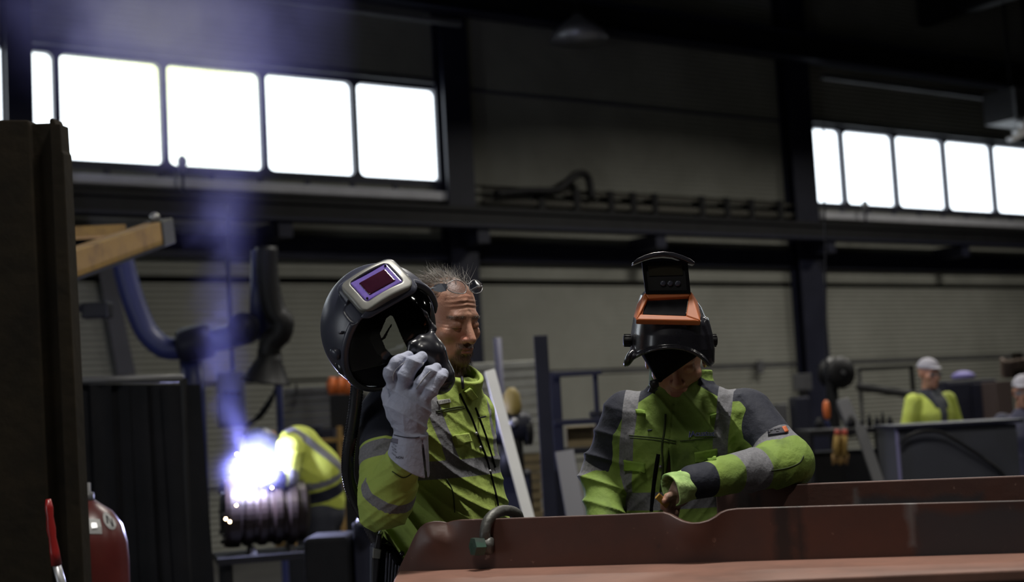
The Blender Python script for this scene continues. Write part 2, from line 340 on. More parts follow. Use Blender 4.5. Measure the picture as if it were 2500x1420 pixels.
# thin grey band laid slanting on the wall behind the arm
g = [wall_hit(238, 655, .06), wall_hit(275, 655, .06), wall_hit(330, 915, .06), wall_hit(285, 915, .06)]
tag(MB().prism(g, WN*.03).build('grey_band', mat('band_grey', (.07, .07, .085), .8)), 'broad grey band slanting down the wall behind the extraction arm', 'band')
# dark lamp box by the rusty post
r = empty('junction_box', P(230, 755, 10.5), 'small black box lamp jutting out right of the rusty post', 'lamp')
MB().tube([P(150, 752, 10.5), P(200, 752, 10.5)], .03, 8).build('bracket', M_['steel_black'], r); pbox(196, 736, 264, 776, 10.5, .14, 'housing', M_['rubber'], r, bevel=.015)
MB().tube([P(120, 752, 10.5), floor_under(P(120, 752, 10.5))], .03, 8).build('post', M_['steel_black'], r)
# ---- yellow lifting forks
r = empty('crane_fork', P(190, 640, 7.0), 'worn yellow box-section lifting beam with grey end block', 'lifting beam')
a, b = P(60, 682, 6.6), P(378, 570, 8.2); ax = unit(b-a); up = unit(np.array([0, 0, 1.0])-ax*ax[2]); sd = np.cross(up, ax)
MB().box((a+b)/2, (np.linalg.norm(b-a)/2, .05, .066), np.array([ax, sd, up])).build('beam', M_['yellow'], r, bevel=.006)
MB().box(b+ax*.07-up*.005, (.09, .06, .075), np.array([ax, sd, up])).build('end_block', mat('olive_grey_paint', (.05, .05, .043), .6), r, bevel=.008)
MB().lathe([(.03, 0), (.03, .03), (.018, .045), (.004, .05)], b+ax*.03+up*.07, up, 12).build('bolt', M_['alu'], r, True)
MB().box((a+b)/2-up*.072, (np.linalg.norm(b-a)/2, .056, .008), np.array([ax, sd, up])).build('wear_plate', M_['steel_black'], r)
MB().tube([a, np.array([a[0]-.1, a[1], 0])], .05, 10).build('mast', M_['steel_black'], r)
r2 = empty('crane_fork', P(190, 570, 8.6), 'second yellow lifting beam behind the first, end cut by it', 'lifting beam')
a2, b2 = P(60, 574, 8.6), P(306, 563, 8.8); ax2 = unit(b2-a2); up2 = unit(np.array([0, 0, 1.0])-ax2*ax2[2]); sd2 = np.cross(up2, ax2)
MB().box((a2+b2)/2, (np.linalg.norm(b2-a2)/2, .05, .035), np.array([ax2, sd2, up2])).build('beam', M_['yellow'], r2, bevel=.006)
MB().tube([a2, np.array([a2[0]-.1, a2[1], 0])], .05, 10).build('mast', M_['steel_black'], r2)
# ---- welding curtain: separate dark strips on a tube rail
Z = 7.6
r = empty('welding_curtain', floor_under(P(330, 1100, Z)), 'black welding curtain of hanging strips on a pale rail', 'curtain')
MB().tube([P(60, 931, Z), P(448, 923, Z)], .022, 10).build('rail', M_['grey'], r, True)
MB().tube([P(448, 923, Z), floor_under(P(450, 923, Z))], .02, 8).build('post', M_['steel_black'], r); MB().tube([P(70, 931, Z), floor_under(P(70, 931, Z))], .02, 8).build('post', M_['steel_black'], r)
x0 = 90; k = 0
while x0 < 455:
    w = 46; top = []; n = 7
    for i in range(n): top.append(P(x0+w*1.12*i/(n-1), 938, Z-.02*math.sin(math.pi*i/(n-1)*1.0+k)-.02*(k % 2)))
    sl = .02*(x0-90)/365*3.2
    vs = [p for p in top]+[np.array([p[0]+sl, p[1], .05]) for p in top]
    vs += [p+np.array([0, .006, 0]) for p in vs]; fs = []
    for i in range(n-1): fs += [(i, n+i, n+i+1, i+1), (2*n+i, 2*n+i+1, 3*n+i+1, 3*n+i)]
    MB().add(vs, fs).build('strip', M_['canvas'], r, True)
    x0 += w*.94; k += 1
# ---- pipe segment that is being welded
Z = 8.8
r = empty('flanged_pipe', P(640, 1255, Z), 'large dark ribbed pipe section being welded on a stand', 'pipe')
ax = unit(np.array([1.0, .28, -.03])); o = P(546, 1252, Z-.06)
prof = [(.13, .01), (.205, .0), (.215, .03), (.215, .09), (.19, .10)]
h = .11
mp_ = mat('scorched_steel', (.022, .014, .013), .4, .3, (.012, .009, .009), 6)
for k in range(4): prof += [(.19, h), (.208, h+.012), (.208, h+.052), (.19, h+.064)]; h += .09
prof += [(.185, h+.02), (.12, h+.05), (.1, h+.05)]
MB().lathe(prof, o, ax, 40).build('shell', mp_, r)
MB().lathe([(.13, -.004), (.10, -.02), (.04, -.02)], o, ax, 24).build('bore', M_['steel_black'], r)
for k in range(8):
    an = 2*math.pi*k/8; s_ = np.cross(ax, (0, 0, 1)); s_ = unit(s_); u_ = np.cross(s_, ax)
    MB().lathe([(.014, -.02), (.014, .01)], o+(s_*math.cos(an)+u_*math.sin(an))*.175, ax, 6).build('bolt', M_['steel_black'], r)
r = empty('welding_table', floor_under(P(650, 1300, Z)), 'dark steel trestle carrying the ribbed pipe', 'trestle')
c = o+ax*.28; c[2] = 0
MB().box(c+np.array([0, 0, .64]), (.34, .26, .02), yaw_ax(.27)).build('top', M_['steel_black'], r)
for sx in (-1, 1):
    for sy in (-1, 1): MB().box(c+yaw_ax(.27)[0]*sx*.28+yaw_ax(.27)[1]*sy*.2+np.array([0, 0, .31]), (.025, .025, .31)).build('leg', M_['steel_black'], r)
for s_ in (-1, 1): MB().box(c+yaw_ax(.27)[0]*s_*.12+np.array([0, 0, .675]), (.02, .16, .022), yaw_ax(.27), .8).build('cradle', M_['steel_black'], r)
# ---- clutter behind the welder
r = empty('tool_cabinet', floor_under(P(770, 1000, 12.5)), 'pale grey ribbed sheet bin behind the welder', 'bin')
for k in range(6): pbox(692, 945+k*17, 826, 960+k*17, 12.5, .3, 'slat', M_['grey'], r)
pbox(692, 1047, 826, 1075, 12.5, .3, 'base', M_['steel_black'], r, to_floor=True)
r = empty('waste_bin', floor_under(P(845, 1000, 11.6)), 'dark bin left of the breathing hose with orange tops', 'bin')
pbox(806, 962, 890, 1060, 11.6, .3, 'body', M_['steel_black'], r, to_floor=True)
for k, x in enumerate((812, 832, 852, 868)): MB().lathe([(.035, 0), (.045, .05), (.05, .09), (.03, .12), (.03, .14)], P(x, 962, 11.7), (0, 0, 1), 10).build('bottle', M_['orange'], r, True)
tag(pbox(718, 935, 726, 960, 12.3, .08, 'nozzle', M_['steel_black'], None, taper=.4), 'small dark funnel standing on the pale ribbed bin', 'funnel')
r = empty('shelf_rack', floor_under(P(800, 1100, 11.0)), 'dark rack with yellow bars behind the welder', 'rack')
for x in (752, 832): pbox(x-5, 1040, x+5, 1300, 11, .08, 'upright', M_['steel_black'] if x < 800 else M_['yellow'], r, to_floor=True)
for y in (1070, 1160): pbox(745, y, 840, y+10, 11.05, .4, 'shelf', M_['yellow'] if y < 1100 else M_['steel_black'], r)
for x, y, w, hh in ((756, 1040, 24, 30), (785, 1048, 30, 22), (762, 1120, 40, 40), (806, 1110, 24, 50)): pbox(x, y, x+w, y+hh, 11.1, .2, 'tool_case', M_['steel_dark'], r)
r = empty('tool_trolley', floor_under(P(810, 1330, 7.4)), 'low black trolley with a blue crate in front of the rack', 'trolley')
pbox(742, 1312, 850, 1420, 7.4, .4, 'body', M_['canvas'], r, to_floor=True, bevel=.02)
pbox(862, 1275, 905, 1345, 7.5, .3, 'crate', M_['steel_dark'], r, to_floor=True, bevel=.01)
MB().lathe([(.035, 0), (.05, .02), (.03, .05), (.005, .06)], P(893, 1282, 7.45), (0, 0, 1), 12).build('lid_knob', M_['alu'], r, True)
tag(pbox(672, 1316, 718, 1362, 9.6, .15, 'yellow_tray', M_['yellow'], None, bevel=.01), 'small yellow tray under the ribbed pipe', 'tray')
# ---- middle: boards, pole, stand frames
r = empty('board_stack', floor_under(P(1240, 1000, 11.2)), 'tall stack of pale horizontal boards behind the white pole', 'boards')
y = 882; k = 0
while y < 1275:
    pbox(1150+(3*k) % 7, y, 1320+(5*k) % 9, y+19, 11.2, .25, 'board', M_['offwhite'] if y < 1110 else M_['tan'], r, bevel=.008); y += 23; k += 1
MB().box(floor_under(P(1235, 1000, 11.4))+np.array([0, 0, .28]), (.26, .12, .28)).build('pallet', M_['tan'], r)
for x in (1155, 1322): MB().tube([P(x, 890, 11.5), floor_under(P(x, 890, 11.5))], .02, 8).build('stake', M_['steel_black'], r)
a = P(1196, 905, 6.9); b_ = P(1292, 1265, 6.75); d = unit(b_-a); b_ = a+d*(a[2]/-d[2])
ax = d; sd = unit(np.cross(ax, FW)); nn = np.cross(sd, ax)
tag(MB().box((a+b_)/2, (np.linalg.norm(b_-a)/2, .026, .026), np.array([ax, sd, nn])).build('leaning_pole', M_['white'], None, bevel=.004), 'white square pole leaning beside the standing worker', 'pole')
tag(MB().tube([P(1214, 824, 10.8), floor_under(P(1225, 1000, 10.8))], .03, 8).build('stand_pole', mat('violet_grey_paint', (.05, .05, .10), .5), None, True), 'thin violet grey post above the boards', 'post')
r = empty('grinder_stand', floor_under(P(1250, 1150, 9.0)), 'dark bench grinder with a yellow top behind the white pole', 'grinder')
MB().lathe([(.05, 0), (.06, .06), (.05, .14), (.02, .18)], P(1252, 1015, 9.0), (0, 0, 1), 12).build('yellow_cap', mat('dim_yellow', (.24, .18, .05), .6), r, True)
MB().lathe([(.075, -.12), (.095, -.09), (.095, .09), (.075, .12)], P(1250, 1042, 9.0), (1, .2, 0), 18).build('motor', M_['steel_dark'], r, True)
for s_ in (-1, 1): MB().lathe([(.03, -.02), (.09, -.02), (.09, .02), (.03, .02)], P(1250+s_*38, 1052, 9.0), (1, .2, 0), 20).build('wheel', M_['rubber'], r)
MB().lathe([(.03, 0), (.028, .01), (.02, .02)], P(1254, 1030, 8.9), -FW, 12).build('badge', M_['alu'], r, True)
MB().tube([P(1248, 1070, 9.0), P(1248, 1160, 9.0)], [.07, .09], 12).build('neck', M_['steel_black'], r, True)
pbox(1212, 1150, 1300, 1270, 9.0, .3, 'cabinet', M_['steel_dark'], r, to_floor=True, bevel=.02)
r = empty('blue_post', floor_under(P(1332, 1100, 8.6)), 'thick dark blue square post in the middle distance', 'post')
pbox(1315, 816, 1349, 1260, 8.6, .09, 'shaft', M_['steel_dark'], r, to_floor=True); MB().box(floor_under(P(1332, 1100, 8.6))+np.array([0, .05, .01]), (.14, .14, .01)).build('base_plate', M_['steel_dark'], r)
r = empty('storage_rack', floor_under(P(1410, 1000, 9.4)), 'dark blue rack frame holding a tan crate behind the workers', 'rack')
Z = 9.4
pbox(1352, 905, 1378, 1290, Z, .07, 'upright', M_['steel_dark'], r, to_floor=True); pbox(1458, 905, 1470, 1290, Z, .05, 'upright', M_['steel_dark'], r, to_floor=True)
pbox(1352, 905, 1470, 917, Z, .05, 'crossbar', M_['steel_dark'], r); pbox(1352, 1022, 1475, 1036, Z, .05, 'crossbar', M_['steel_dark'], r); pbox(1352, 1092, 1475, 1108, Z, .3, 'shelf', M_['steel_black'], r)
tag(pbox(1385, 1040, 1466, 1091, Z+.1, .25, 'crate', M_['tan'], None), 'tan crate standing on the dark blue rack frame', 'crate')
tag(pbox(1440, 1000, 1478, 1021, Z+.02, .1, 'coil_tool', M_['steel_black'], None, bevel=.02), 'small black case lying on the crossbar of the blue rack', 'case')
a = P(1378, 1100, 8.2); b_ = P(1408, 1270, 8.0); d = unit(b_-a); b_ = a+d*(a[2]/-d[2]); sd = unit(np.cross(d, FW)); nn = np.cross(sd, d)
tag(MB().box((a+b_)/2, (np.linalg.norm(b_-a)/2, .055, .01), np.array([d, sd, nn])).build('steel_plate', mat('brushed_grey_steel', (.06, .06, .075), .45, .2), None, bevel=.003), 'grey steel flat bar leaning on the blue rack frame', 'steel bar')
tag(MB().tube([wall_hit(1855, 880, .1), wall_hit(1855, 910, .1)], .06, 10).build('wall_socket', M_['grey']), 'small grey socket on the wall conduit', 'socket')
# ---- right side
Z = 9.2
r = empty('steel_cabinet', floor_under(P(2340, 1100, Z)), 'dark grey steel cabinet in front of the far standing man', 'cabinet')
mg = mat('dark_grey_cabinet', (.035, .037, .045), .38, 0, (.045, .047, .058), 2)
pbox(2192, 1041, 2488, 1190, Z, .5, 'body', mg, r, to_floor=True, bevel=.008)
MB().box((P(2192, 1042, Z)+P(2488, 1036, Z))/2+np.array([0, .25, .012]), (.42, .27, .012)).build('lid', M_['steel_dark'], r, bevel=.003)
pbox(2191, 1046, 2199, 1190, Z-.012, .012, 'corner_strip', mat('violet_grey_strip', (.16, .15, .26), .4), r, to_floor=True)
tag(MB().tube(catmull([P(2200, 1082, Z-.04), P(2215, 1065, Z-.04), P(2255, 1052, Z-.04), P(2300, 1056, Z-.04), P(2350, 1085, Z-.04), P(2400, 1118, Z-.04), P(2450, 1160, Z-.04), P(2465, 1230, Z-.04)], 6), .012, 8).build('power_cable', M_['rubber'], None, True), 'black cable arching over the front of the grey cabinet', 'cable')
r = empty('blue_cabinet', floor_under(P(2380, 1000, 13.5)), 'dark blue locker behind the far standing man', 'locker')
pbox(2312, 927, 2438, 1080, 13.5, .5, 'body', M_['steel_dark'], r, to_floor=True, bevel=.01); pbox(2318, 935, 2374, 1080, 13.48, .03, 'door', M_['steel_dark'], r, to_floor=True); pbox(2377, 935, 2433, 1080, 13.48, .03, 'door', M_['steel_dark'], r, to_floor=True)
m = MB().lathe([(.10, 0), (.115, .02), (.10, .045), (.05, .07), (.01, .075)], P(2352, 924, 13.7), (0, 0, 1), 14).build('folded_bag', M_['purple'], None, True); m.scale = (1, 1, 1); tag(m, 'violet bundle lying on top of the dark blue locker', 'bundle')
r = empty('rack_shelf', floor_under(P(2170, 950, 16)), 'thin dark bracket rack against the wall left of the far man', 'rack')
pbox(2096, 894, 2232, 901, 16, .05, 'bar', M_['steel_black'], r); pbox(2226, 894, 2235, 1000, 16, .05, 'upright', M_['steel_black'], r, to_floor=True); pbox(2098, 897, 2105, 1000, 16, .05, 'upright', M_['grey'], r, to_floor=True)
a, b_ = P(2092, 943, 15.9), P(2240, 965, 15.9); MB().tube([a, b_], .045, 8).build('bar', M_['steel_black'], r)
r = empty('hose_reel', floor_under(P(2035, 950, 14.5)), 'round black hose reel on a stand beside the hall column', 'hose reel')
ax_ = unit(np.array([.35, -1, 0]))
MB().lathe([(.05, -.12), (.16, -.10), (.165, -.08), (.13, -.07), (.13, .07), (.165, .08), (.16, .10), (.05, .12)], P(2042, 910, 14.5), ax_, 24).build('drum', M_['rubber'], r, True)
MB().lathe([(.02, -.14), (.02, .14)], P(2042, 910, 14.5), ax_, 8).build('axle', M_['grey'], r)
MB().tube([P(2030, 930, 14.5), floor_under(P(2030, 930, 14.5))], .06, 10).build('stand', M_['steel_black'], r)
pbox(1942, 912, 1982, 952, 15.5, .15, 'valve_box', M_['grey'], r)
MB().tube([P(1960, 950, 15.5), floor_under(P(1962, 990, 15.5))], .05, 8).build('pipe', M_['steel_black'], r)
tag(pbox(1945, 968, 1980, 1040, 14.0, .4, 'welding_machine', M_['steel_dark'], None, to_floor=True, bevel=.02), 'dark machine cabinet just right of the leaning worker', 'machine')
tag(pbox(1900, 985, 1924, 1040, 14.3, .3, 'grey_case', M_['grey'], None, to_floor=True, bevel=.01), 'grey case between the leaning worker and the dark machine cabinet', 'case')
r = empty('chain_hoist', P(2022, 985, 12), 'orange lifting hook block hanging beside the column', 'hook')
MB().lathe([(.012, -.08), (.028, -.06), (.032, 0), (.026, .06), (.01, .08)], P(2018, 1000, 12), (0, 0, 1), 12).build('block', M_['orange'], r, True)
MB().tube([P(2018, 972, 12), P(2016, 700, 12), P(2010, 300, 12)], .008, 6).build('chain', M_['steel_black'], r)
MB().tube(catmull([P(2018, 1026, 12), P(2026, 1046, 12), P(2018, 1058, 12), P(2010, 1050, 12)], 5), .014, 8).build('hook', M_['steel_blue'], r, True)
for dx, lb in ((0, 'yellow work glove hanging on the clutter bench, nearer the leaning worker'), (18, 'yellow work glove hanging on the clutter bench, nearer the leaning bar')):
    r = empty('work_glove', P(2044+dx, 1080, 11), lb, 'glove', 'yellow gloves hanging')
    MB().tube([P(2044+dx, 1062, 11), P(2042+dx, 1092, 11), P(2042+dx, 1112, 11)], [.045, .055, .05], 10, flat=.5).build('palm', mat('yellow_leather', (.20, .12, .02), .8), r, True)
    for k in range(4): MB().tube([P(2035+dx+5*k, 1108, 11), P(2034+dx+5*k, 1134-3*(k % 3), 11)], [.014, .009], 6).build('finger', M_['yellow'], r, True)
    MB().tube([P(2044+dx, 1048, 11), P(2044+dx, 1066, 11)], [.035, .045], 10, flat=.5).build('cuff', mat('red_cloth', (.28, .04, .02), .8), r, True)
a = P(2098, 1040, 9.8); b_ = P(2148, 1185, 9.6); d = unit(b_-a); b_ = a+d*(a[2]/-d[2]); sd = unit(np.cross(d, FW)); nn = np.cross(sd, d)
tag(MB().box((a+b_)/2, (np.linalg.norm(b_-a)/2, .036, .02), np.array([d, sd, nn])).build('leaning_bar', mat('dim_grey_steel', (.06, .06, .065), .5), None, bevel=.003), 'grey steel bar leaning left of the grey cabinet', 'steel bar')
r = empty('clutter_bench', floor_under(P(2090, 1100, 11.4)), 'dark workbench crowded with black tools and offcuts', 'workbench')
pbox(1975, 1045, 2186, 1060, 11.4, .6, 'top', M_['steel_black'], r); 
for x in (1980, 2176): pbox(x, 1055, x+10, 1200, 11.4, .5, 'leg', M_['steel_black'], r, to_floor=True)
pbox(1986, 1100, 2180, 1200, 11.6, .4, 'lower_case', M_['steel_black'], r, to_floor=True)
tops = [(1990, 1020, 2010), (2068, 1012, 2090), (2100, 1020, 2112), (2118, 1008, 2130), (2135, 1015, 2150), (2152, 1003, 2162), (2166, 1014, 2182)]
for i, (x0, y0, x1) in enumerate(tops):
    lb = ['squat black tool leftmost on the clutter bench', 'black bottle beside the yellow gloves on the clutter bench', 'narrow black tin on the clutter bench', 'black cone-topped tool on the clutter bench', 'wide black tin on the clutter bench', 'tallest black tool on the clutter bench', 'black tool rightmost on the clutter bench by the grey cabinet'][i]
    q0 = P((x0+x1)/2, 1045, 11.6); w = (x1-x0)*11.6/F/2; hh = (1045-y0)*11.6/F
    tag(MB().lathe([(w, 0), (w, hh*.6), (w*.5, hh*.8), (w*.4, hh)], q0, (0, 0, 1), 10).build('bench_tool', M_['steel_black'], None, True), lb, 'tool', 'black tools on the clutter bench')
M_['dimgrey'] = mat('dim_grey_paint', (.035, .035, .04), .6); a = P(2058, 985, 12.4); b_ = P(2085, 1050, 12.2); d = unit(b_-a); sd = unit(np.cross(d, FW)); nn = np.cross(sd, d)
tag(MB().box((a+b_)/2, (np.linalg.norm(b_-a)/2+.02, .06, .06), np.array([d, sd, nn])).build('pump_body', M_['dimgrey'], None, bevel=.02), 'grey tilted box behind the yellow gloves', 'box')
# rusty coil at the right edge
r = empty('wire_coil', P(2478, 890, 13), 'rusty wire coil hanging at the right edge of the picture', 'coil')
for k in range(7):
    cc = P(2482, 880+k*6, 13+.03*k); MB().tube([cc+RT*.13*math.cos(t)+FW*.13*math.sin(t)+UP*.012*math.sin(3*t) for t in np.linspace(0, 2*math.pi, 20)[:-1]], .016, 6, close=True).build('turn', mat('rusty_wire', (.07, .045, .03), .8) if k == 0 else bpy.data.materials['rusty_wire'], r, True)
MB().tube([P(2482, 860, 13.02), floor_under(P(2482, 860, 13.02))], .05, 8).build('stand', M_['rust'], r)
for m_ in (('tool_locker', 2436, 930, 2476, 13.0, 'brown locker between the blue locker and the right edge'),):
    tag(pbox(m_[1], m_[2], m_[3], 1080, m_[4], .4, m_[0], mat('brown_paint', (.06, .04, .035), .6), None, to_floor=True), m_[5], 'locker')
# ---- left foreground: rusty post, gas cylinder, lever
r = empty('rusty_post', floor_under(P(110, 900, 5.0)), 'thick rusty brown steel post in the left foreground', 'post')
Zp = 5.0
def lean_prism(pxs, Z0, dep, name, m):
    top = [P(x, y, Z0) for x, y in pxs]; MB().prism(top, -FW*dep).build(name, m, r, bevel=.006)
lean_prism([(-60, 300), (88, 300), (92, 306), (177, 2062), (-60, 2062)], Zp+.1, .09, 'shaft', M_['rust'])
lean_prism([(92, 308), (142, 306), (221, 2040), (175, 2040)], Zp+.12, .08, 'web', M_['rust'])
lean_prism([(142, 300), (146, 296), (152, 297), (157, 310), (168, 310), (172, 374), (176, 380), (256, 2062), (217, 2062)], Zp+.1, .10, 'flange', M_['rust'])
MB().box(floor_under(P(100, 900, 5.1))+np.array([.05, .0, .012]), (.34, .2, .012), yaw_ax(0)).build('foot', M_['rust'], r)
r = empty('gas_cylinder', floor_under(P(216, 1400, 5.6)), 'dark red gas cylinder with a white square and a round N sticker', 'gas cylinder')
c = P(216, 1400, 5.6); zt = P(216, 1222, 5.6)[2]; base = np.array([c[0], c[1], 0]); R_ = .157
prof = [(R_*.9, 0), (R_, .02), (R_, zt-.24), (R_*.97, zt-.17), (R_*.86, zt-.10), (R_*.62, zt-.045), (R_*.35, zt-.015), (.035, zt)]
MB().lathe(prof, base, (0, 0, 1), 40).build('body', M_['red'], r, True)
MB().lathe([(.03, zt-.01), (.03, zt+.03), (.018, zt+.035), (.018, zt+.07)], base, (0, 0, 1), 14).build('valve', M_['grey'], r, True)
def cyl_patch(name, m, px, size, off, shape, lift=.0015):
    # sticker bent over the cylinder surface
    vs = []; fs = []; n = 12
    pc = P(px[0], px[1], 5.6); 
    if shape == 'disc': pts = [(math.cos(2*math.pi*k/24)*size, math.sin(2*math.pi*k/24)*size) for k in range(24)]
    else: pts = [(-size, -size), (size, -size), (size, size), (-size, size)]
    return pts
def prof_r(z):
    for (r0, z0), (r1, z1) in zip(prof[:-1], prof[1:]):
        if z0 <= z <= z1: return r0+(r1-r0)*(z-z0)/(z1-z0)
    return R_
def on_cyl(th, z, lift=.0015): rr_ = prof_r(z)+lift; return base+np.array([math.sin(th)*rr_, -math.cos(th)*rr_, z])
def sticker(name, m, th0, z0, pts2, lift, parent, thick=.001):
    bm = bmesh.new(); vs = [bm.verts.new((x, y, 0)) for x, y in pts2]; f = bm.faces.new(vs)
    bmesh.ops.triangulate(bm, faces=bm.faces); bmesh.ops.subdivide_edges(bm, edges=bm.edges, cuts=3, use_grid_fill=True)
    for v in bm.verts: v.co = V(on_cyl(th0+v.co.x/R_, z0+v.co.y, lift))
    me = bpy.data.meshes.new(name); bm.to_mesh(me); bm.free(); return link(name, me, m, parent)
white_st = mat('sticker_white', (.30, .30, .30), .5)
z1_ = P(238, 1285, 5.45)[2]; z2_ = P(284, 1272, 5.5)[2]
sq_ = sticker('square_sticker', white_st, .50, z1_, [(-.034, -.026), (.03, -.032), (.034, .024), (-.03, .03)], .002, r)
sticker('sticker_mark', M_['alu'], .50, z1_, [(-.012, -.012), (.012, -.012), (.012, .012), (-.012, .012)], .0035, sq_)
rs_ = sticker('round_sticker', white_st, 1.05, z2_, [(math.cos(t)*.034, math.sin(t)*.034) for t in np.linspace(0, 2*math.pi, 25)[:-1]], .002, r)
for q in ([(-.017, -.017), (-.010, -.017), (-.010, .017), (-.017, .017)], [(.010, -.017), (.017, -.017), (.017, .017), (.010, .017)], [(-.012, .017), (.007, -.017), (.013, -.017), (-.006, .017)]):
    ca, sa = math.cos(-.5), math.sin(-.5)
    sticker('letter_stroke', M_['steel_black'], 1.05, z2_, [(x*ca-y*sa, x*sa+y*ca) for x, y in q], .0035, rs_)
r = empty('lever_handle', P(140, 1400, 4.75), 'red grip lever with a pale metal shank in front of the rusty post', 'lever')
Zl = 4.75
MB().tube([P(118, 1218, Zl), P(120, 1240, Zl), P(122, 1262, Zl), P(125, 1290, Zl), P(128, 1312, Zl), P(133, 1345, Zl), P(138, 1378, Zl)], [.012, .019, .016, .021, .017, .022, .024], 12, flat=.7).build('grip', mat('red_grip', (.22, .012, .012), .3), r, True)
MB().tube([P(138, 1376, Zl), P(152, 1430, Zl), P(170, 1520, Zl)], [.022, .024, .024], 10, flat=.6).build('shank', M_['alu'], r, True)
MB().tube([P(170, 1515, Zl), P(172, 1530, Zl), floor_under(P(172, 1530, Zl+.1))], .03, 10).build('stand', M_['steel_black'], r)
for y, lb in ((1215, 'upper orange fitting at the left edge'), (1262, 'middle orange fitting at the left edge'), (1322, 'lowest orange fitting at the left edge')):
    tag(pbox(-40, y, 8, y+38, 6.2, .1, 'orange_fitting', M_['orange'], None, bevel=.01), lb, 'fitting')
# ================================================================== implicit-surface toolkit (bodies and clothes as continuous skins)
def dot(a, b): return np.einsum('...i,...i->...', a, b)
def smin(a, b, k): h = np.clip(.5+.5*(b-a)/k, 0, 1); return b+(a-b)*h-k*h*(1-h)
def smax(a, b, k): return -smin(-a, -b, k)
def s_cone(p, a, b, ra, rb):
    a = np.asarray(a); ab = np.asarray(b)-a; t = np.clip((p-a)@ab/(ab@ab), 0, 1); return np.linalg.norm(p-a-t[:, None]*ab, axis=1)-(ra+(rb-ra)*t)
def s_ell(p, c, r, R=None):
    q = p-np.asarray(c)
    if R is not None: q = q@np.asarray(R).T
    r = np.asarray(r); k0 = np.linalg.norm(q/r, axis=1); k1 = np.linalg.norm(q/(r*r), axis=1)+1e-9; return k0*(k0-1)/k1
def s_box(p, c, h, R=None, rad=0.0):
    q = p-np.asarray(c)
    if R is not None: q = q@np.asarray(R).T
    q = np.abs(q)-(np.asarray(h)-rad); return np.linalg.norm(np.maximum(q, 0), axis=1)+np.minimum(q.max(axis=1), 0)-rad
class Limb:
    """tube through joints; t counts segments from the first joint"""
    def __init__(s, pts, rad, k=.03): s.pts = [np.asarray(q, float) for q in pts]; s.r = rad; s.k = k
    def __call__(s, p, want_t=False):
        D = None; best = np.full(len(p), 9.0); T = np.zeros(len(p)); AX = np.zeros((len(p), 3))
        for i in range(len(s.pts)-1):
            a, b = s.pts[i], s.pts[i+1]; ab = b-a; t = np.clip((p-a)@ab/(ab@ab), 0, 1); c = a+t[:, None]*ab
            d = np.linalg.norm(p-c, axis=1)-(s.r[i]+(s.r[i+1]-s.r[i])*t); D = d if D is None else smin(D, d, s.k)
            if want_t: m = d < best; best = np.where(m, d, best); T = np.where(m, i+t, T); AX[m] = (p-c)[m]
        return (D, T, AX) if want_t else D
_K = rng.normal(size=(6, 3)); _PH = rng.uniform(0, 6.28, 6)
def wav(p, f):
    o = 0
    for i in range(5): o = o+np.sin(p@(_K[i]*f)+_PH[i])*(1-.12*i)
    return o/2.6
def fold(p, d, f, seed=0.0, warp=1.6, wf=9.0):
    """soft ridged creases running across direction d"""
    s = np.sin(p@(np.asarray(d)*f)+1.35*warp*wav(p+seed, wf*.8)+seed); return (1-np.abs(s))**2*np.clip(.55+.75*wav(p+seed*3+2, 8), 0, 1.15)
